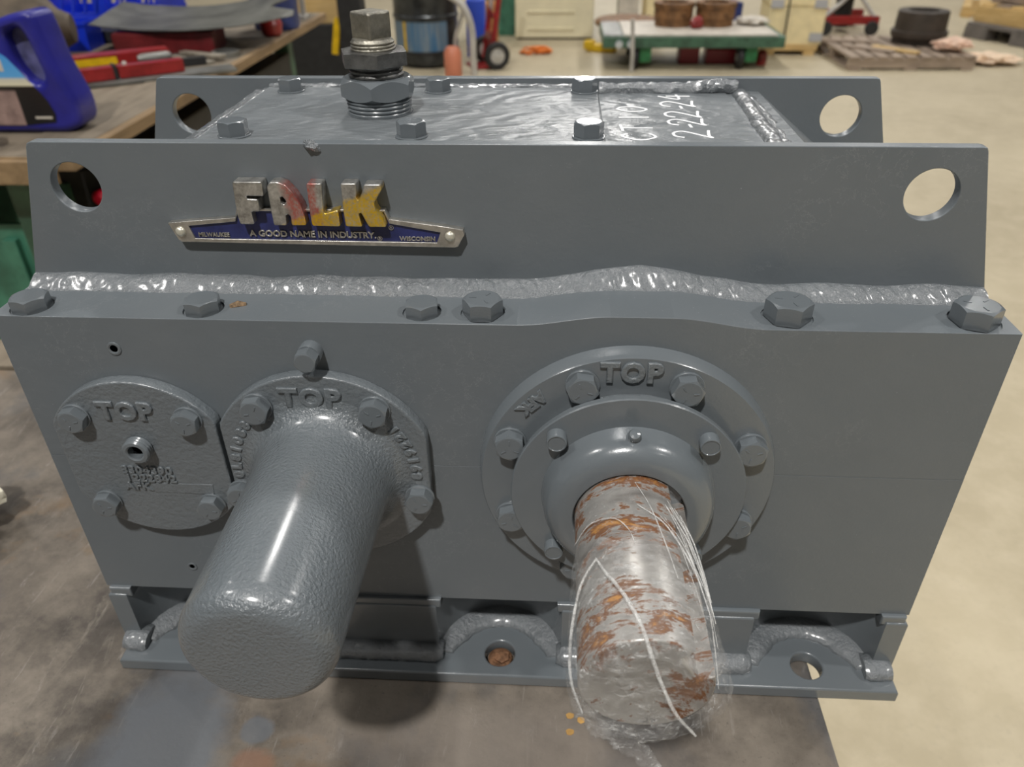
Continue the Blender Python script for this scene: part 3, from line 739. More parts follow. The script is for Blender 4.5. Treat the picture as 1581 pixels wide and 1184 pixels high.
LT = {'F': [[(-0.201, 0.0939), (-0.1778, 0.0941), (-0.1781, 0.0824), (-0.1917, 0.0826), (-0.1921, 0.0803), (-0.1831, 0.0799), (-0.1836, 0.0699), (-0.1905, 0.0698), (-0.19, 0.0592), (-0.2015, 0.059), (-0.2028, 0.0675)]],
      'A': [[(-0.1743, 0.0903), (-0.1716, 0.0937), (-0.1656, 0.0942), (-0.1601, 0.0921), (-0.1546, 0.0854), (-0.1501, 0.0768), (-0.1479, 0.0663), (-0.148, 0.0588), (-0.1598, 0.0586), (-0.1595, 0.0662), (-0.161, 0.0678), (-0.1632, 0.0671), (-0.1639, 0.0586), (-0.1743, 0.0585), (-0.1745, 0.0687)], [(-0.1654, 0.0814), (-0.1635, 0.0825), (-0.1608, 0.0784), (-0.1626, 0.0758), (-0.1652, 0.0775)]],
      'L': [[(-0.1428, 0.0931), (-0.1307, 0.0932), (-0.1327, 0.0709), (-0.1318, 0.0687), (-0.1207, 0.0719), (-0.1206, 0.0582), (-0.1432, 0.0584), (-0.1436, 0.0637)]],
      'K': [[(-0.1161, 0.0933), (-0.1036, 0.0934), (-0.1051, 0.0816), (-0.1036, 0.0799), (-0.1, 0.0859), (-0.0979, 0.0926), (-0.0847, 0.0928), (-0.0843, 0.0886), (-0.0917, 0.0774), (-0.0906, 0.0722), (-0.0854, 0.0653), (-0.0836, 0.0582), (-0.0977, 0.0581), (-0.1027, 0.0699), (-0.1046, 0.0686), (-0.1028, 0.0582), (-0.1163, 0.0583), (-0.1166, 0.0711)]]}
for q, outs in LT.items():
    # round the corners a little
    rd = []
    for oo in outs:
        r_ = []
        for i in range(len(oo)):
            a, b_, c_ = Vector(oo[i-1]), Vector(oo[i]), Vector(oo[(i+1) % len(oo)])
            d1 = min(0.0016, (a-b_).length*0.35); d2 = min(0.0016, (c_-b_).length*0.35)
            p1 = b_+(a-b_).normalized()*d1; p2 = b_+(c_-b_).normalized()*d2
            for t in (0, 0.33, 0.67, 1): r_.append(tuple(p1*(1-t)**2+b_*2*t*(1-t)+p2*t*t))
        rd.append(r_)
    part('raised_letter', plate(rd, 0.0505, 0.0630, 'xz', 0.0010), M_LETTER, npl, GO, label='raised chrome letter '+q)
part('raised_lettering', text('A GOOD NAME IN INDUSTRY.', 0.0074, 0.0573, 0.0587, (-0.1463, 0.0484), -0.006, bev=0.0002, bold=0.00006, sx=1.03), M_CHROME, npl, GO, label='raised slogan A GOOD NAME IN INDUSTRY')
part('raised_lettering', text('MILWAUKEE', 0.0050, 0.0575, 0.0587, (-0.2285, 0.0470), 0, bev=0.00015, bold=0.00003, sx=0.93), M_CHROME, npl, GO, label='raised word MILWAUKEE')
part('raised_lettering', text('WISCONSIN', 0.0050, 0.0575, 0.0587, (-0.0608, 0.0455), 0, bev=0.00015, bold=0.00003, sx=1.05), M_CHROME, npl, GO, label='raised word WISCONSIN')
for x, z in ((-0.0815, 0.0548), (-0.0915, 0.0455)):
    part('registered_mark', join(text('R', 0.0026, 0.0577, 0.0587, (x, z), 0, bev=0.0001), lathe([(0.0020, 0.0586), (0.0020, 0.0577), (0.0016, 0.0577), (0.0016, 0.0586)], 20, 'y', (x, 0, z))), M_CHROME, npl, GO)
for x, z in ((-0.2553, 0.0500), (-0.0342, 0.0485)):
    part('rivet', lathe([(0.0042, 0.0570), (0.0040, 0.0558), (0.0032, 0.0545), (0.0018, 0.0538), (0.0001, 0.0536)], 24, 'y', (x, 0, z)), simple('rivet_metal', (0.7, 0.67, 0.56), 0.35, 0.6), npl, GO, ang=60)

# ------------------------------------------------------------------ stretch film round the shaft
fl = thing('stretch_film', 'clear stretch film wrapped round the rusty output shaft', 'plastic film', (CX, -0.13, BT+0.26))
def filmgeo():
    V = []; F = []; n = 110; m = 120
    for j in range(n+1):
        t = j/n; y = -0.0645 - 0.158*t
        for i in range(m):
            a = 2*PI*i/m
            r = 0.0449
            q = Vector((math.cos(a)*2, math.sin(a)*2, y*26))
            r += 0.0009*abs(noise.noise(q*1.3)) + 0.0012*(0.3+t)*abs(noise.noise(q*3.1))
            # loose web of film hanging off the right-hand side, over the keyway
            dd = (a-math.radians(5)+PI) % (2*PI) - PI
            r += 0.0075*t*math.exp(-(dd/0.5)**2)
            if t > 0.80:
                u = (t-0.80)/0.2
                dl = (a-math.radians(200)+PI) % (2*PI) - PI
                r += u*(0.0045*noise.noise(q*2.2) + 0.003*math.exp(-(dl/0.9)**2)) - 0.004*u*u
            yy = y
            if t > 0.86:
                u = (t-0.86)/0.14
                yy += u*0.010*noise.noise(Vector((math.cos(a)*2.2, math.sin(a)*2.2, 3.0)))
            V.append((r*math.cos(a), yy+0.13, r*math.sin(a)))
    for j in range(n):
        for i in range(m):
            k = (i+1) % m; F.append([j*m+i, j*m+k, (j+1)*m+k, (j+1)*m+i])
    # crumpled end gathered towards the bottom of the shaft end
    base = n*m; rings = 14
    cx_, cz_ = 0.002, -0.016
    for s in range(1, rings+1):
        u = s/rings
        for i in range(m):
            x0, y0, z0 = V[base+i]
            x = x0+(cx_-x0)*u*0.98; z = z0+(cz_-z0)*u*0.98
            y = y0 - 0.004*math.sin(PI*u*0.5) + 0.0035*noise.noise(Vector((x*110, z*110, 5)))
            V.append((x, y, z))
        for i in range(m):
            k = (i+1) % m; p0 = base+(s-1)*m; p1 = base+s*m
            a = 2*PI*(i+0.5)/m; dd = (a-math.radians(-8)+PI) % (2*PI) - PI
            if abs(dd) < 0.62 and s < 11: continue          # torn open: the dark shaft end shows
            F.append([p0+i, p0+k, p1+k, p1+i])
    return V, F
ZL = 1.152+CZ-(BT+0.26)      # shaft axis height in the film's frame
f0 = filmgeo()
part('film_sleeve', ([(x, y, z+ZL) for x, y, z in f0[0]], f0[1]), M_FILM, fl, ang=180)
def strand(pts, r):
    P_ = smoothpts([(x-CX, y+0.13, z+1.152-(BT+0.26)) for x, y, z in pts], 10)
    n = len(P_); rr = [r*(0.6+0.5*math.sin(PI*i/(n-1))) for i in range(n)]
    return tube(P_, rr, 8, 0.3, 260)
part('film_strand', strand([(0.0830, -0.1440, -0.1010), (0.0880, -0.1600, -0.0960), (0.0980, -0.1820, -0.0910), (0.1080, -0.2050, -0.0940), (0.1160, -0.2240, -0.1080), (0.1280, -0.2360, -0.1320), (0.1430, -0.2390, -0.1520)], 0.0013), M_STRAND, fl)
part('film_strand', strand([(0.0700, -0.1000, -0.1330), (0.080, -0.1010, -0.1105), (0.096, -0.1060, -0.0985), (0.106, -0.1180, -0.0965), (0.110, -0.1320, -0.0962)], 0.0005), M_STRAND, fl)
part('film_strand', strand([(0.0830, -0.1440, -0.1010), (0.0730, -0.1560, -0.1140), (0.0670, -0.1800, -0.1310), (0.0665, -0.2050, -0.1460), (0.0745, -0.2220, -0.1600)], 0.0010), M_STRAND, fl)
random.seed(12)
for q in range(14):       # fan of fine creases running off the keyway side
    a0 = math.radians(random.uniform(38, 95)); y0 = random.uniform(-0.066, -0.12); dy = random.uniform(0.05, 0.10); a1 = a0-math.radians(random.uniform(25, 55))
    pts = []
    for e in range(5):
        t = e/4; a = a0+(a1-a0)*t**0.7; r = 0.0462+0.004*t*(1 if a1 < 0.6 else 0.3)
        pts.append((CX+r*math.cos(a), y0-dy*t, CZ+r*math.sin(a)))
    part('film_strand', strand(pts, random.uniform(0.00025, 0.0006)), M_STRAND, fl)
def looselayer():
    V = []; F = []; n = 60; m = 110
    for j in range(n+1):
        t = j/n; y = -0.128-0.096*t
        for i in range(m):
            a = 2*PI*i/m; q = Vector((math.cos(a)*1.6, math.sin(a)*1.6, y*20+4))
            r = 0.0468 + 0.0035*t*abs(noise.noise(q*1.5)) + 0.0022*abs(noise.noise(q*3.4))*(0.4+t)
            dl = (a-math.radians(190)+PI) % (2*PI) - PI; r += 0.004*t*math.exp(-(dl/0.8)**2)
            dr = (a-math.radians(8)+PI) % (2*PI) - PI; r += 0.006*t*math.exp(-(dr/0.5)**2)
            if t > 0.85: r -= 0.006*((t-0.85)/0.15)**2
            yy = y + 0.018*(1-t)**3*noise.noise(Vector((math.cos(a)*1.8, math.sin(a)*1.8, 1.0)))
            V.append((r*math.cos(a), yy+0.13, r*math.sin(a)+ZL))
    for j in range(n):
        for i in range(m):
            k = (i+1) % m; F.append([j*m+i, j*m+k, (j+1)*m+k, (j+1)*m+i])
    base = n*m; rings = 16
    for s_ in range(1, rings+1):
        u = s_/rings
        for i in range(m):
            x0, y0, z0 = V[base+i]
            x = x0+(0.006-x0)*u*0.97; z = z0+(ZL-0.022-z0)*u*0.97
            y = y0 - 0.005*math.sin(PI*u*0.5) + 0.006*noise.noise(Vector((x*75, z*75, 5)))*min(1, 3*u)
            V.append((x, y, z))
        for i in range(m):
            k = (i+1) % m; p0 = base+(s_-1)*m; p1 = base+s_*m
            a = 2*PI*(i+0.5)/m; dd = (a-math.radians(-4)+PI) % (2*PI) - PI
            if abs(dd) < 0.75+0.25*noise.noise(Vector((a*5, u*4, 0))) and s_ < 12: continue
            F.append([p0+i, p0+k, p1+k, p1+i])
    return V, F
part('loose_film', looselayer(), M_FILM2, fl, ang=180)
# loose tail below the shaft end
def tailgeo():
    P_ = smoothpts([(0.080, -0.205, -0.172), (0.092, -0.214, -0.183), (0.107, -0.2230, -0.1880), (0.119, -0.2290, -0.1960), (0.126, -0.2330, -0.2020)], 12)
    P_ = [(p.x-CX, p.y+0.13, p.z+1.152-(BT+0.26)) for p in P_]; n = len(P_)
    rr = [0.0125*(1-0.85*i/(n-1))+0.0016 for i in range(n)]
    return tube(P_, rr, 18, 0.55, 120, flat=0.45)
part('film_tail', tailgeo(), M_FILM2, fl, ang=180)

# crumpled rag at the left edge of the bench
def lump(rx, ry, rz, nz, fr, sd, sub=4):
    bm = bmesh.new(); bmesh.ops.create_icosphere(bm, subdivisions=sub, radius=1)
    for v in bm.verts:
        k = 1+nz*noise.noise(v.co*fr+Vector((sd, 0, 0)))+nz*0.5*noise.noise(v.co*fr*2.3+Vector((sd, 3, 0)))
        v.co = Vector((v.co.x*rx*k, v.co.y*ry*k, v.co.z*rz*k))
    z = min(v.co.z for v in bm.verts)
    for v in bm.verts: v.co.z -= z
    return frombm(bm)
single('crumpled_rag', lump(0.05, 0.04, 0.032, 0.35, 2.4, 3.0), simple('offwhite_rag', (0.72, 0.68, 0.55), 0.9, 0, 0.1, 30), 'off-white crumpled rag on the steel bench at the left edge', 'rag', (-0.702, 0.175, BT))

# ------------------------------------------------------------------ wooden bench on the left, with its clutter (top z = 0.85)
WB = 0.85
wb = thing('wooden_workbench', 'long dirty timber topped workbench on the left behind the gear drive', 'workbench', (-1.75, 2.6, 0))
XS = [-1.195, -1.41, -1.64, -1.87, -2.10, -2.32]
for i in range(5):
    part('plank', box(XS[i+1]+1.75+0.003, XS[i]+1.75-0.003, 1.385-2.6+0.004*(i % 2), 3.92-2.6, WB-0.036, WB-0.0015*(i % 3), 0.004), M_WOODE if i == 0 else M_WOODB, wb)
part('plank', box(-1.41+1.75+0.004, -1.195+1.75-0.030, 1.390-2.6, 3.91-2.6, WB-0.004, WB+0.0015, 0.001), M_WOODB, wb, label='worn grey upper face of the front plank')
part('end_board', box(-2.32+1.75, -1.245+1.75, 1.362-2.6, 1.384-2.6, WB-0.066, WB-0.004, 0.004), M_WOODE, wb)
for y in (1.50, 3.80):
    for x in (-1.42, -2.22): part('leg', box(x+1.75-0.04, x+1.75+0.04, y-2.6-0.04, y-2.6+0.04, 0, WB-0.036, 0.004), M_DKGREEN, wb)
part('side_panel', box(-2.18+1.75, -1.46+1.75, 1.50-2.6, 1.515-2.6, 0.10, 0.62), M_TEAL, wb)
for i in range(4): part('panel_rib', box(-2.12+1.75+0.19*i, -2.08+1.75+0.19*i, 1.478-2.6, 1.503-2.6, 0.12, 0.58, 0.004), M_TEAL, wb)
part('cross_rail', box(-2.22+1.75, -1.42+1.75, 1.56-2.6, 3.78-2.6, 0.775, 0.812), M_BLACK, wb)

tch = thing('underbench_dark_block', 'added black block for the shade and clutter under the timber bench', 'filler block', (-1.80, 2.65, 0))  # dark block added to give the shade and clutter below the bench top
part('body', box(-0.40, 0.46, -0.90, 1.0, 0.02, 0.70, 0.006), simple('underbench_black', (0.02, 0.018, 0.016), 0.6, 0, 0.4, 8), tch); part('plinth', box(-0.36, 0.42, -0.86, 0.96, 0, 0.02), M_BLACK, tch)
part('red_knob', lathe([(0.0, -0.94), (0.014, -0.937), (0.024, -0.925), (0.024, -0.90)], 20, 'y', (0.428, 0, 0.618)), simple('bright_red_knob', (0.7, 0.01, 0.04), 0.4), tch, label='round bright red knob')
for x in (-0.35, 0.0): part('filler_front', box(x, x+0.33, -0.915, -0.895, 0.40, 0.66, 0.004), M_DKGREEN, tch)

# oil jug: outline in its own x/z, thickness in y
jo = [(-0.30, 0.0), (-0.206, 0.0), (-0.05, 0.0), (-0.010, 0.006), (0.015, 0.020), (0.025, 0.045), (0.025, 0.087), (0.014, 0.13), (-0.001, 0.181), (-0.009, 0.239), (-0.016, 0.284), (-0.022, 0.303), (-0.038, 0.311), (-0.076, 0.306), (-0.126, 0.292), (-0.168, 0.276), (-0.20, 0.264), (-0.222, 0.258), (-0.225, 0.300), (-0.265, 0.300), (-0.268, 0.250), (-0.300, 0.22), (-0.318, 0.17), (-0.318, 0.03), (-0.312, 0.006)]
jh = [(-0.098, 0.268), (-0.072, 0.270), (-0.058, 0.242), (-0.047, 0.181), (-0.044, 0.152), (-0.058, 0.132), (-0.086, 0.142), (-0.108, 0.181), (-0.117, 0.231), (-0.115, 0.256)]
jg = thing('oil_jug', 'blue plastic oil jug with printed label on the timber bench', 'jug', (-1.306, 1.66, WB+0.0018), 0.0)
def smo(o): return [(p.x, p.y) for p in smoothpts([(x, y, 0) for x, y in o]+[(o[0][0], o[0][1], 0)], 5)[:-1]]
jb = part('jug_body', plate([smo(jo), smo(jh)[::-1]], -0.055, 0.055, 'xz', 0.020, 5), M_JUG, jg, ang=60)
part('grip_recess', plate([[(x*1.04+0.004, z*1.02-0.004) for x, z in smo(jh)]], -0.012, 0.030, 'xz', 0.0), M_JUGIN, jg)
part('label', plate([[(-0.295, 0.020), (-0.158, 0.020), (-0.045, 0.030), (-0.040, 0.052), (-0.050, 0.087), (-0.068, 0.116), (-0.088, 0.141), (-0.107, 0.172), (-0.128, 0.200), (-0.168, 0.230), (-0.295, 0.230)]], -0.0565, -0.0552, 'xz'), M_LABEL, jg)
part('label_print', text('OIL', 0.0001, -0.0568, -0.0566, (-0.1, 0.04)) if False else join(box(-0.100, -0.052, -0.0572, -0.0562, 0.040, 0.046), box(-0.24, -0.145, -0.0572, -0.0562, 0.165, 0.195)), M_WHITE, jg, label='white print on the label')
part('cap', lathe([(0.024, 0.298), (0.024, 0.326), (0.022, 0.329)], 28, c=(-0.245, 0, 0)), M_BLACK, jg)

# red and grey packaged tool leaning at the frame's left edge
pk = thing('packed_tool', 'red and grey packaged tool leaning beside the blue oil jug', 'tool', (-1.475, 1.47, WB))
part('blade', tf(box(-0.03, 0.012, -0.012, 0.012, 0, 0.155, 0.004), ry=-0.45, loc=(0, 0, 0.012)), M_GREYM, pk)
part('handle', tf(box(0.014, 0.040, -0.014, 0.014, 0.0, 0.095, 0.006), ry=-0.45, loc=(0.0, 0, 0.016)), M_RED, pk)

# blue bin behind the jug
bb = thing('storage_bin', 'small open blue plastic bin behind the oil jug', 'bin', (-2.02, 2.90, WB), 0.12)
part('floor_panel', box(-0.10, 0.10, -0.08, 0.08, 0.0015, 0.008), M_BLUEP, bb)
for a in (box(-0.10, 0.10, -0.08, -0.074, 0.006, 0.11, 0.002), box(-0.10, 0.10, 0.074, 0.08, 0.006, 0.11, 0.002), box(-0.10, -0.094, -0.074, 0.074, 0.006, 0.11), box(0.094, 0.10, -0.074, 0.074, 0.006, 0.11)):
    part('side', a, M_BLUEP, bb)
part('rim', join(box(-0.105, 0.105, -0.085, -0.077, 0.098, 0.112, 0.002), box(-0.105, 0.105, 0.077, 0.085, 0.098, 0.112, 0.002), box(-0.105, -0.097, -0.08, 0.08, 0.098, 0.112), box(0.097, 0.105, -0.08, 0.08, 0.098, 0.112)), M_BLUEP, bb)

# lattice crate further back
cr = thing('lattice_crate', 'bright blue lattice crate standing far back on the timber bench', 'crate', (-2.03, 3.36, WB), 0.05)
part('floor_panel', box(-0.26, 0.26, -0.17, 0.17, 0.0, 0.01), M_BLUEP, cr)
for y in (-0.17, 0.162):
    part('rail', box(-0.26, 0.26, y, y+0.012, 0.25, 0.29, 0.003), M_BLUEP, cr); part('rail', box(-0.26, 0.26, y, y+0.012, 0.01, 0.10, 0.003), M_BLUEP, cr)
    for i in range(9):
        x = -0.22+0.055*i
        if i == 4: part('post', box(x-0.03, x+0.03, y, y+0.01, 0.10, 0.25), M_BLUEP, cr)
        part('slat', tf(box(-0.006, 0.006, 0, 0.010, 0, 0.165), loc=(x-0.02, y, 0.095), ry=0.30), M_BLUEP, cr)
for x in (-0.26, 0.25): part('end_panel', box(x, x+0.01, -0.16, 0.165, 0.01, 0.29, 0.003), M_BLUEP, cr)
single('red_tin', lathe([(0.02, 0), (0.032, 0.005), (0.035, 0.06), (0.028, 0.085), (0.012, 0.10), (0.0, 0.10)], 24), M_RED, 'small red tin inside the blue lattice crate', 'tin', (-1.93, 3.36, WB+0.0105))

# red bar clamps and bits lying on the bench
def beam(L, w_, h_, bev=0.004): return box(-L/2, L/2, -w_/2, w_/2, 0, h_, bev)
cl = thing('bar_clamp', 'long red bar clamp in two lengths nearest the bench edge', 'clamp', (-1.50, 2.25, WB+0.0155), math.radians(36))
part('bar', beam(0.24, 0.045, 0.042), M_RED, cl, loc=(-0.125, 0, 0)); part('bar', beam(0.22, 0.045, 0.042), M_RED, cl, loc=(0.115, 0, 0))
part('clasp', box(-0.012, 0.0, -0.026, 0.026, 0.0, 0.047, 0.003), M_BLACK, cl)
for x in (-0.22, -0.19, 0.03): part('bolt', lathe([(0.008, 0.042), (0.008, 0.050), (0.004, 0.053), (0, 0.053)], 12, c=(x, -0.008, 0)), M_LTGREY, cl)
single('steel_strip', beam(0.80, 0.10, 0.012, 0.002), M_GREYM, 'flat grey steel strip under the red bar clamp', 'steel strip', (-1.50, 2.25, WB+0.002), (0, 0, math.radians(33)))
single('black_bar', beam(0.70, 0.03, 0.03, 0.003), M_BLACK, 'thin black bar lying between the red clamps', 'bar', (-1.60, 2.37, WB+0.002), (0, 0, math.radians(34)))
cl2 = thing('hand_clamp', 'red clamp with yellow band behind the black bar', 'clamp', (-1.68, 2.47, WB+0.001), math.radians(35))
part('bar', beam(0.50, 0.07, 0.055), M_RED, cl2); part('band', box(-0.22, 0.06, -0.038, -0.034, 0.02, 0.045), M_YELLOW, cl2)
part('grip', lathe([(0.012, -0.05), (0.018, -0.03), (0.018, 0.06), (0.012, 0.07)], 14, 'x', (0.18, -0.05, 0.03)), M_GREYM, cl2)
single('red_case', box(-0.20, 0.20, -0.10, 0.10, 0, 0.085, 0.012), M_DKRED, 'red steel case under the bent grey sheet', 'case', (-1.56, 2.84, WB+0.002), (0, 0, 0.12))
for i, (x, y, a, L) in enumerate(((-1.39, 2.62, -0.5, 0.24), (-1.36, 2.66, -0.42, 0.22), (-1.43, 2.70, -0.15, 0.16))):
    single('flat_bar', beam(L, 0.035, 0.012, 0.002), M_BARS if i < 2 else M_GREYM, ('pale flat steel bar, nearest of three by the clamp end', 'pale flat steel bar, rightmost of three by the clamp end', 'short dull flat bar left of the two pale bars')[i], 'flat bar', (x, y, WB+0.0005+0.013*(i == 1)), (0, 0, a), 'flat bars on the timber bench')
single('black_bar', beam(0.36, 0.025, 0.02, 0.003), M_BLACK, 'added short black bar for a dark gap in front of the red clamp with yellow band', 'bar', (-1.86, 2.12, WB+0.002), (0, 0, math.radians(36)))  # dark bar added for the dark gaps among the clutter
single('gap_dark_slab', box(-0.28, 0.28, -0.07, 0.07, 0, 0.05, 0.01), M_BLACK, 'added black slab darkening the gap left of the red case under the sheet', 'filler slab', (-1.74, 3.09, WB+0.002), (0, 0, 0.05))  # black slab added for the dark gap beneath the bent sheet
single('pipe_ring', tf(lathe([(0.055, 0), (0.055, 0.02), (0.048, 0.022), (0.040, 0.02), (0.040, 0)], 30)), M_GREYM, 'grey steel ring lying on the timber bench by its front edge', 'ring', (-1.29, 2.72, WB+0.002))
# warped sheet
def sheet():
    V = []; F = []; n, m = 40, 12; th = 0.004
    for s in (0, 1):
        for i in range(n+1):
            u = i/n
            for j in range(m+1):
                v = j/m
                x = -0.40+0.80*u; wd = 0.20+0.10*math.sin(PI*min(1, u*1.1)) - (0.16*max(0, (u-0.80)/0.2) if 1 else 0)
                y = (v-0.5)*2*wd*0.9
                if u > 0.82 and 0.25 < v < 0.6: x -= 0.10*math.sin(PI*(v-0.25)/0.35)*(u-0.82)/0.18
                z = 0.02+0.07*((u-0.45)*1.7)**2*(0.3+v) + 0.05*(v)**2*(u) + (0.05*max(0, (u-0.8)/0.2)*(v > 0.5)*(v-0.5)*2)
                V.append((x, y, z+th*s))
    k = (n+1)*(m+1)
    for i in range(n):
        for j in range(m):
            a = i*(m+1)+j; q = [a, a+1, a+m+2, a+m+1]
            F.append(q[::-1]); F.append([t+k for t in q])
    for i in range(n):
        for j in (0, m):
            a = i*(m+1)+j; q = [a, a+m+1, a+m+1+k, a+k]; F.append(q if j == 0 else q[::-1])
    for j in range(m):
        for i in (0, n):
            a = i*(m+1)+j; q = [a, a+1, a+1+k, a+k]; F.append(q[::-1] if i == 0 else q)
    return V, F
single('bent_sheet', sheet(), M_SHEET, 'large bent grey metal sheet propped on the red case', 'sheet metal', (-1.47, 2.98, WB+0.076), (0.0, 0.0, math.radians(3)), ang=40)
single('grease_tub', lathe([(0.10, 0), (0.105, 0.01), (0.115, 0.25), (0.12, 0.26), (0.12, 0.275), (0.0, 0.28)], 36), M_NAVY, 'dark navy plastic tub behind the sheet end on the bench', 'tub', (-1.30, 3.42, WB+0.002))
single('red_bowl', lathe([(0.035, 0), (0.045, 0.01), (0.052, 0.05), (0.040, 0.075), (0.0, 0.083)], 28), M_RED, 'round red plastic dome beside the navy tub on the bench', 'bowl', (-1.255, 3.20, WB+0.002))
gsk = thing('bottle_rack', 'pale grey slatted rack at the far end of the timber bench', 'rack', (-1.33, 3.72, WB+0.002))
part('base', box(-0.09, 0.09, -0.05, 0.05, 0, 0.015), M_LTGREY, gsk)
for i in range(4): part('slat', box(-0.085+0.048*i, -0.060+0.048*i, -0.01, 0.01, 0.012, 0.26, 0.003), M_LTGREY, gsk)
single('brown_motor', lathe([(0.10, -0.22), (0.12, -0.20), (0.12, 0.16), (0.07, 0.20), (0.05, 0.24)], 28, 'x', (0, 0, 0.12)), simple('dull_brown_iron', (0.10, 0.075, 0.05), 0.6, 0.2, 0.4, 14), 'brown cylindrical casting lying left behind the oil jug', 'casting', (-2.06, 2.55, WB+0.002), (0, 0, 0.3))

# ------------------------------------------------------------------ behind the bench end: machine post, drum, tubes, hand truck
ps = thing('machine_stand', 'black machine stand beyond the end of the timber bench', 'machine', (-1.28, 4.75, 0))
part('column', box(-0.06, 0.09, -0.07, 0.07, 0.03, 1.1, 0.008), M_BLACK, ps); part('foot', box(-0.24, 0.26, -0.2, 0.2, 0, 0.035, 0.006), M_BLACK, ps)
part('lever', tf(box(-0.022, 0.022, -0.02, 0.02, 0, 0.22, 0.01), loc=(-0.115, -0.03, 0.50), ry=0.2), M_YELLOW, ps); part('bracket', box(-0.14, 0.0, -0.02, 0.02, 0.52, 0.56), M_BLACK, ps)
single('white_bag', lump(0.16, 0.12, 0.10, 0.45, 2.2, 8.0), simple('translucent_bag', (0.62, 0.60, 0.55), 0.25, 0, 0.3, 12), 'crumpled pale plastic bag on the floor left of the machine stand', 'bag', (-1.80, 4.75, 0))
single('black_cabinet', box(-0.30, 0.22, -0.25, 0.25, 0, 0.60, 0.01), M_BLACK, 'black steel cabinet standing behind the bench end', 'cabinet', (-1.62, 5.5, 0))
single('timber_block', box(-0.22, 0.18, -0.12, 0.12, 0, 0.28, 0.006), M_WOODN, 'timber block lying on the black cabinet', 'timber', (-1.62, 5.4, 0.6005))

dr = thing('steel_drum', 'dark steel drum with blue label behind the breather plug', 'drum', (-1.17, 7.05, 0))
part('shell', lathe([(0.20, 0.0), (0.25, 0.02), (0.28, 0.07), (0.285, 0.14), (0.285, 0.40), (0.295, 0.41), (0.295, 0.43), (0.285, 0.44), (0.285, 0.62), (0.295, 0.64), (0.27, 0.65), (0.0, 0.64)], 48), M_DRUM, dr)
V, F = lathe([(0.2875, 0.15), (0.2875, 0.39)], 60, a0=0)
lab = ([], []); keep = [f for f in F[:59] if -2.75 < math.atan2(sum(V[i][1] for i in f), sum(V[i][0] for i in f)) < -0.7]
part('label', (V, keep), M_DRUMBLUE, dr, label='blue printed drum label'); part('label_stripe', (([(x*1.003, y*1.003, z) for x, y, z in V]), [f for f in F[:59] if -2.25 < math.atan2(sum(V[i][1] for i in f), sum(V[i][0] for i in f)) < -2.1]), M_YELLOW, dr)
part('rim', lathe([(0.275, 0.12), (0.292, 0.125), (0.292, 0.14), (0.275, 0.145)], 48), M_BLACK, dr)
hs = thing('tube_frame', 'pale grey bent tube frame between the drum and red hand truck', 'frame', (-0.755, 6.55, 0))
part('tube', tube(smoothpts([(-0.32, 0.1, 0.68), (-0.16, 0.02, 0.64), (-0.02, 0, 0.55), (0.05, 0, 0.38), (0.055, 0, 0.15), (0.06, 0, 0.0)], 8), 0.030, 12), M_LTGREY, hs)
part('tube', tube(smoothpts([(0.0, 0.02, 0.56), (-0.05, 0.03, 0.42), (-0.10, 0.05, 0.25), (-0.07, 0.05, 0.0)], 8), 0.018, 12), M_LTGREY, hs)
single('blue_tote', box(-0.10, 0.08, -0.08, 0.08, 0, 0.50, 0.02), simple('bright_blue', (0.03, 0.08, 0.55), 0.4), 'bright blue narrow tote behind the tube frame', 'tote', (-0.74, 7.42, 0))
single('pink_can', lathe([(0.07, 0), (0.075, 0.01), (0.075, 0.20), (0.05, 0.24), (0.0, 0.245)], 28), simple('salmon_tin', (0.62, 0.22, 0.13), 0.4), 'salmon coloured can on the floor beside the tube frame', 'can', (-0.87, 6.50, 0))
single('orange_box', box(-0.16, 0.12, -0.12, 0.12, 0, 0.42, 0.01), simple('orange_card', (0.55, 0.27, 0.08), 0.7, 0, 0.2, 8), 'orange brown carton behind the red hand truck', 'carton', (-0.70, 7.85, 0))
single('green_cabinet', box(-0.55, 0.62, 0, 0.5, 0, 1.3, 0.01), M_TEAL, 'green steel cabinet behind the cream panel', 'cabinet', (-0.35, 8.55, 0))

ht = thing('hand_truck', 'red two-wheeled hand truck leaning in front of the cream panel', 'hand truck', (-0.56, 6.95, 0))
for x in (-0.105, 0.105): part('rail', tube([(x, -0.05, 0.06), (x*0.98, 0.02, 0.5), (x*0.95, 0.11, 1.05)], 0.026, 12), M_RED, ht)
for z, y in ((0.14, -0.03), (0.42, 0.01), (0.68, 0.05)): part('crossbar', tube([(-0.11, y, z), (0.11, y, z)], 0.022, 10), M_RED, ht)
part('web_plate', box(-0.10, 0.10, -0.045, -0.030, 0.07, 0.30, 0.004), M_RED, ht); part('toe_plate', box(-0.16, 0.13, -0.22, -0.03, 0.004, 0.016, 0.003), M_RED, ht)
part('axle', tube([(-0.19, -0.02, 0.118), (0.19, -0.02, 0.118)], 0.012, 10), M_DRUM, ht)
part('warning_sticker', tf(box(-0.04, 0.06, -0.004, 0.0, 0, 0.16), loc=(0, -0.014, 0.48), ry=0.3), simple('white_sticker', (0.72, 0.55, 0.52), 0.5, 0, 0.5, 16), ht)
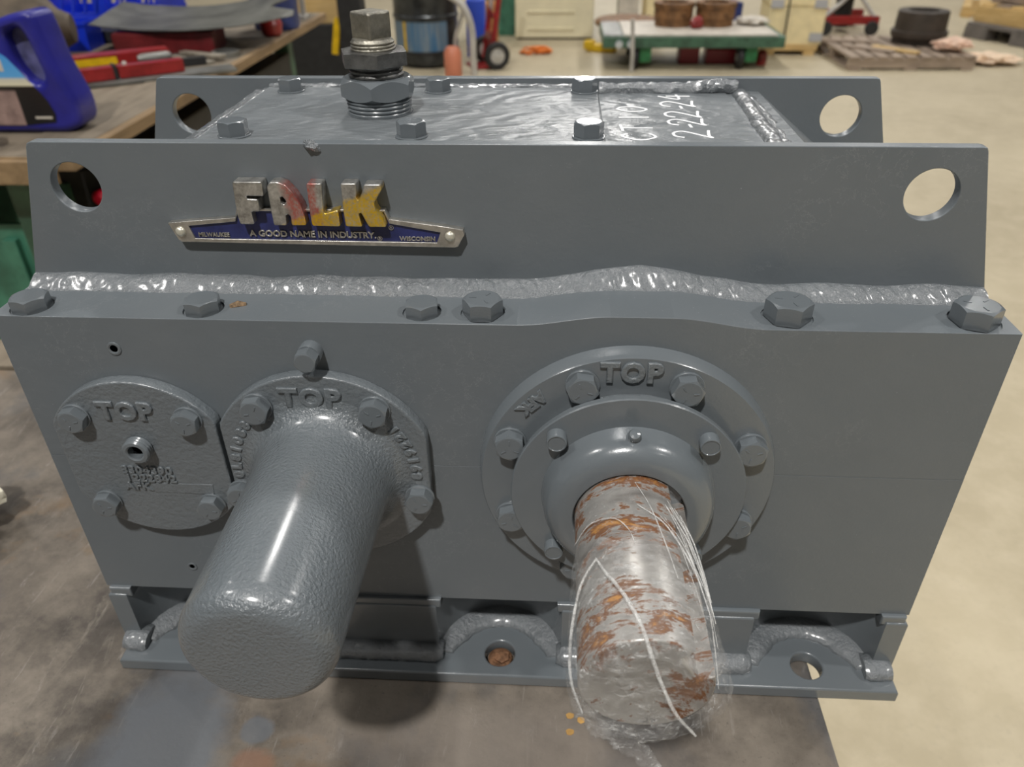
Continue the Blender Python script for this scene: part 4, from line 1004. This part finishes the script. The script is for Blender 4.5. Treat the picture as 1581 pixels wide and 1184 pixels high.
for x in (-0.185, 0.185):
    wh = part('wheel', lathe([(0.030, -0.022), (0.066, -0.018), (0.070, -0.030), (0.105, -0.028), (0.117, -0.012), (0.117, 0.012), (0.105, 0.028), (0.070, 0.030), (0.066, 0.018), (0.030, 0.022)], 40, 'x', (x, -0.02, 0.118)), M_BLACK, ht)
    s = 1 if x > 0 else -1
    part('wheel_hub', lathe([(0.072, -0.017), (0.060, -0.022), (0.020, -0.034), (0.0, -0.036)] if 0 else [(0.0, -0.032), (0.02, -0.030), (0.06, -0.020), (0.069, -0.018), (0.069, 0.018), (0.06, 0.020), (0.02, 0.030), (0.0, 0.032)], 32, 'x', (x, -0.02, 0.118)), M_LTGREY, wh)
ht.rotation_euler = (0, 0, math.radians(-68))

cp = thing('louvred_panel', 'cream painted steel cabinet front with two pressed ribs', 'cabinet', (-0.02, 8.30, 0))
part('body', box(-0.41, 0.41, 0, 0.22, 0.02, 1.25, 0.012), M_CREAM, cp)
for z in (0.10, 0.262, 0.424, 0.586): part('pressed_rib', join(box(-0.28, 0.21, -0.012, 0.004, z-0.004, z+0.018, 0.005)), M_CREAM, cp)
part('plinth', box(-0.39, 0.39, 0.02, 0.2, 0, 0.03), M_BLACK, cp)
pc = []
random.seed(4)
pc = smoothpts([(random.uniform(-0.16, 0.18), random.uniform(-0.12, 0.10), 0.012+0.010*i/3 if i < 16 else 0.012) for i in range(22)], 6)
single('extension_cord', tube(pc, 0.011, 8), M_ORANGE, 'tangled orange extension cord on the floor by the hand truck', 'cord', (-0.20, 7.55, 0))
cy = thing('yellow_clamp', 'bright yellow strap clamp on the floor beside the green cart', 'clamp', (0.48, 7.62, 0), -0.3)
part('strap', box(-0.17, 0.12, -0.05, 0.05, 0, 0.075, 0.02), M_YELLOW, cy); part('buckle', box(-0.20, -0.10, -0.06, 0.06, 0.02, 0.10, 0.02), M_YELLOW, cy)

# ------------------------------------------------------------------ green platform cart with rusty rings
ct = thing('platform_cart', 'green flat platform cart with white top and cast wheels', 'cart', (1.22, 7.10, 0))
part('deck_frame', box(-0.80, 0.76, -0.36, 0.46, 0.185, 0.275, 0.006), M_DKGREEN, ct)
part('deck_board', box(-0.62, 0.70, -0.33, 0.44, 0.275, 0.290, 0.003), M_WHITE, ct)
part('deck_board', box(-0.79, -0.63, -0.33, 0.44, 0.275, 0.286, 0.003), M_GREYM, ct)
for x in (-0.46, 0.46):
    for y in (-0.26, 0.34):
        part('caster_fork', box(x-0.012, x+0.09, y-0.05, y+0.05, 0.06, 0.19, 0.01), M_GREEN, ct)
        wv = part('wheel', lathe([(0.055, -0.028), (0.085, -0.028), (0.095, -0.018), (0.095, 0.018), (0.085, 0.028), (0.055, 0.028)], 32, 'x', (x-0.05, y, 0.095)), M_BLACK, ct)
        part('wheel_hub', lathe([(0.0, -0.032), (0.05, -0.026), (0.055, 0.0), (0.05, 0.026), (0.0, 0.032)], 24, 'x', (x-0.05, y, 0.095)), M_LTGREY, wv)
part('tow_post', tube([(-0.54, -0.40, 0.0), (-0.545, -0.40, 0.2), (-0.56, -0.39, 0.42)], 0.018, 10), M_LTGREY, ct)
for x in (-0.66, -0.56): part('reflector', lathe([(0.0, -0.375), (0.03, -0.372), (0.035, -0.36)], 20, 'y', (x, 0, 0.215)), simple('silver_reflector', (0.6, 0.65, 0.7), 0.25, 0.5), ct)
ring = lathe([(0.13, 0.0), (0.165, 0.0), (0.165, 0.06), (0.175, 0.065), (0.175, 0.15), (0.185, 0.155), (0.185, 0.195), (0.12, 0.195), (0.12, 0.06), (0.13, 0.0)], 48)
ring2 = mesh('gear_ring', ring)
for i, x in enumerate((1.075, 1.452)):
    o = part('gear_ring', ring2, M_BROWN, None, (x, 7.28, 0.290)); o['label'] = ('rusty brown iron ring on the green cart, left one', 'rusty brown iron ring on the green cart, right one')[i]; o['category'] = 'ring'; o['group'] = 'iron rings on the cart'
single('red_rag', lump(0.055, 0.05, 0.05, 0.4, 2.5, 1.0, 3), M_RED, 'small red rag between the two rusty rings', 'rag', (1.262, 7.08, 0.290))
single('packing_sheet', lump(0.14, 0.12, 0.035, 0.4, 3, 5.0, 3), M_WHITE, 'pale crumpled packing sheet on the right end of the cart', 'packing', (1.80, 7.30, 0.2905))
single('iron_flange', lathe([(0.05, 0.06), (0.30, 0.055), (0.335, 0.03), (0.32, 0.0), (0.20, -0.02), (0.20, -0.19), (0.05, -0.19), (0.05, 0.06)], 48), M_BROWN, 'wide rusty iron flange standing on the floor behind the cart', 'flange', (0.72, 8.02, 0.19))
for i, (x, y, w_, h_) in enumerate(((0.78, 8.9, 0.22, 0.42), (1.08, 8.9, 0.24, 0.36), (1.80, 8.5, 0.20, 0.34))):
    single('cardboard_box', box(-w_/2, w_/2, -0.14, 0.14, 0, h_, 0.006), (M_WHITE, M_CARD, M_NAVY)[i], ('white carton behind the iron flange', 'brown carton behind the left rusty ring', 'navy box behind the right end of the cart')[i], 'box', (x, y, 0), (0, 0, 0.1*i))
for i, (x, w_) in enumerate(((1.52, 0.15), (1.24, 0.09))):
    single('red_case', box(-w_, w_, -0.10, 0.10, 0, 0.13 if i == 0 else 0.15, 0.012), simple('dark_red_plastic_%d' % i, (0.26, 0.006, 0.02), 0.35), ('dark red case on the floor under the cart', 'smaller dark red case under the cart, left of the other')[i], 'case', (x if i == 0 else 1.22, 7.12, 0))
single('red_valve', lathe([(0.04, 0), (0.05, 0.03), (0.05, 0.10), (0.02, 0.13), (0, 0.13)], 20), M_RED, 'red valve body on the floor at the right end of the cart', 'valve', (1.86, 7.0, 0))

# packed carton on a timber skid
single('timber_skid', join(box(-0.27, 0.24, -0.28, 0.28, 0.04, 0.09, 0.004), box(-0.25, -0.15, -0.28, 0.28, 0, 0.04), box(0.12, 0.22, -0.28, 0.28, 0, 0.04)), M_WOODN, 'timber skid under the pale yellow carton', 'skid', (2.24, 7.72, 0), (0, 0, -0.05))
ca = thing('shipping_carton', 'pale yellow carton strapped to a timber skid', 'carton', (2.25, 7.72, 0.0905), -0.05)
part('body', box(-0.25, 0.26, -0.26, 0.26, 0, 0.37, 0.008), M_CARD, ca); part('lid', box(-0.26, 0.27, -0.27, 0.27, 0.335, 0.40, 0.008), M_CARD, ca)
part('strap', join(box(-0.095, -0.080, -0.274, -0.269, 0, 0.402), box(-0.095, -0.080, -0.274, 0.27, 0.400, 0.405)), M_BLACK, ca)
for x, z in ((0.20, 0.05), (-0.19, 0.335), (0.20, 0.335)): part('corner_tape', box(x-0.06, x+0.055, -0.2735, -0.268, z-0.02, z+0.055), simple('grey_tape', (0.45, 0.45, 0.46), 0.5), ca)

# red and yellow floor jack
jk = thing('floor_jack', 'red floor jack with yellow housing beyond the carton', 'jack', (3.10, 8.85, 0))
part('frame', box(-0.35, 0.30, -0.30, -0.22, 0.10, 0.18, 0.01), M_RED, jk); part('frame', box(-0.35, 0.30, 0.22, 0.30, 0.10, 0.18, 0.01), M_RED, jk)
part('housing', box(-0.16, 0.18, -0.16, 0.16, 0.34, 0.62, 0.02), M_YELLOW, jk); part('pump', lathe([(0.08, 0.04), (0.09, 0.06), (0.09, 0.32), (0.05, 0.36)], 24), M_BLACK, jk)
part('link', tube([(-0.28, -0.25, 0.16), (-0.10, -0.2, 0.30), (0.0, -0.18, 0.40)], 0.022, 10), M_LTGREY, jk); part('link', tube([(0.26, -0.25, 0.16), (0.14, -0.2, 0.30), (0.06, -0.18, 0.40)], 0.022, 10), M_LTGREY, jk)
for x in (-0.26, 0.22):
    for y in (-0.33, 0.33): part('wheel', lathe([(0.03, -0.02), (0.062, -0.02), (0.070, -0.012), (0.070, 0.012), (0.062, 0.02), (0.03, 0.02)], 28, 'y', (x, y, 0.070)), M_BLACK, jk)

# pallets
def pallet(t, L, W, n, mat, h=0.115, skip=()):
    for y in (-W/2+0.03, 0, W/2-0.03): part('stringer', box(-L/2, L/2, y-0.02, y+0.02, 0.018, h-0.02, 0.003), mat, t)
    for i in range(n):
        if i in skip: continue
        x = -L/2+0.05+(L-0.10)*i/(n-1)
        part('deck_slat', box(x-0.045, x+0.045, -W/2, W/2, h-0.02, h, 0.002), mat, t)
    for x in (-L/2+0.06, 0, L/2-0.06): part('bottom_slat', box(x-0.05, x+0.05, -W/2, W/2, 0, 0.018, 0.002), mat, t)
p1 = thing('wooden_pallet', 'weathered wooden pallet carrying the dark gear blank', 'pallet', (3.08, 7.28, 0), 0.02, 'wooden pallets')
pallet(p1, 1.08, 1.06, 9, M_WOODG)
gb = thing('gear_blank', 'large dark toothed gear hub standing on the weathered pallet', 'gear', (3.36, 7.42, 0.115))
part('teeth_rim', plate([[((0.205+0.016*((i//2) % 2))*math.cos(2*PI*i/160), (0.205+0.016*((i//2) % 2))*math.sin(2*PI*i/160)) for i in range(160)], circ(0, 0, 0.12, 40)], 0.0, 0.055, 'xy'), M_GEAR, gb, smooth=False)
part('hub', lathe([(0.13, 0.05), (0.238, 0.055), (0.245, 0.075), (0.245, 0.11), (0.222, 0.115), (0.218, 0.27), (0.210, 0.278), (0.135, 0.278), (0.13, 0.26), (0.13, 0.05)], 64), M_GEAR, gb)
for i, (x, y, a, l_) in enumerate(((2.80, 7.05, 0.75, 0.46), (3.02, 7.0, 0.85, 0.42), (2.75, 7.45, 0.2, 0.5))):
    single('loose_board', box(-l_/2, l_/2, -0.04, 0.04, 0, 0.022, 0.003), M_WOODG if i != 1 else M_WOODN, ('grey loose board across the pallet beside the gear, nearest the gear', 'yellowish loose board lying on the pallet in front of the gear', 'brown loose board on the far left of the pallet')[i], 'board', (x, y, 0.1155), (0, 0, -a), 'loose boards on the pallet')
single('dusty_rag', lump(0.16, 0.11, 0.045, 0.4, 2.6, 2.0), M_PINK, 'pale pink rag draped on the pallet edge by the gear', 'rag', (3.50, 7.0, 0.1155))
single('foam_wrap', lump(0.24, 0.16, 0.04, 0.45, 2.6, 6.0), simple('cream_foam', (0.80, 0.62, 0.45), 0.9, 0, 0.15, 12), 'cream foam wrap on the floor right of the pallet', 'wrap', (3.86, 7.06, 0))

# pallet stack, top right
gpl = thing('plastic_pallet', 'grey plastic pallet at the bottom of the timber stack', 'pallet', (4.98, 8.10, 0), math.radians(-63))
part('deck', box(-0.62, 0.62, -0.52, 0.52, 0.11, 0.15, 0.006), M_GREYPAL, gpl)
for x in (-0.50, 0, 0.50):
    for y in (-0.42, 0, 0.42): part('block', box(x-0.13 if x else x-0.10, x+0.13 if x else x+0.10, y-0.10, y+0.10, 0, 0.11, 0.004), M_GREYPAL, gpl)
tc = thing('timber_crate', 'new timber collar crate on the grey plastic pallet', 'crate', (5.02, 8.14, 0.1505), math.radians(-63))
for y in (-0.50, 0.46): part('side_board', box(-0.60, 0.60, y, y+0.04, 0, 0.15, 0.004), M_WOODN, tc)
for x in (-0.60, 0.56): part('end_board', box(x, x+0.04, -0.46, 0.46, 0, 0.15, 0.004), M_WOODN, tc)
for i in range(7): part('lid_board', box(-0.58+0.167*i, -0.44+0.167*i, -0.47, 0.47, 0.150, 0.17, 0.003), M_WOODG if i % 2 else M_WOODN, tc)
p2 = thing('wooden_pallet', 'brown wooden pallet on top of the timber collar crate', 'pallet', (5.08, 8.18, 0.3215), math.radians(-63), 'wooden pallets'); pallet(p2, 1.1, 0.9, 7, M_WOODG)
p3 = thing('wooden_pallet', 'pale wooden pallet on the floor behind the timber stack', 'pallet', (5.45, 9.95, 0), math.radians(-25), 'wooden pallets'); pallet(p3, 1.1, 0.9, 7, M_WOODN)
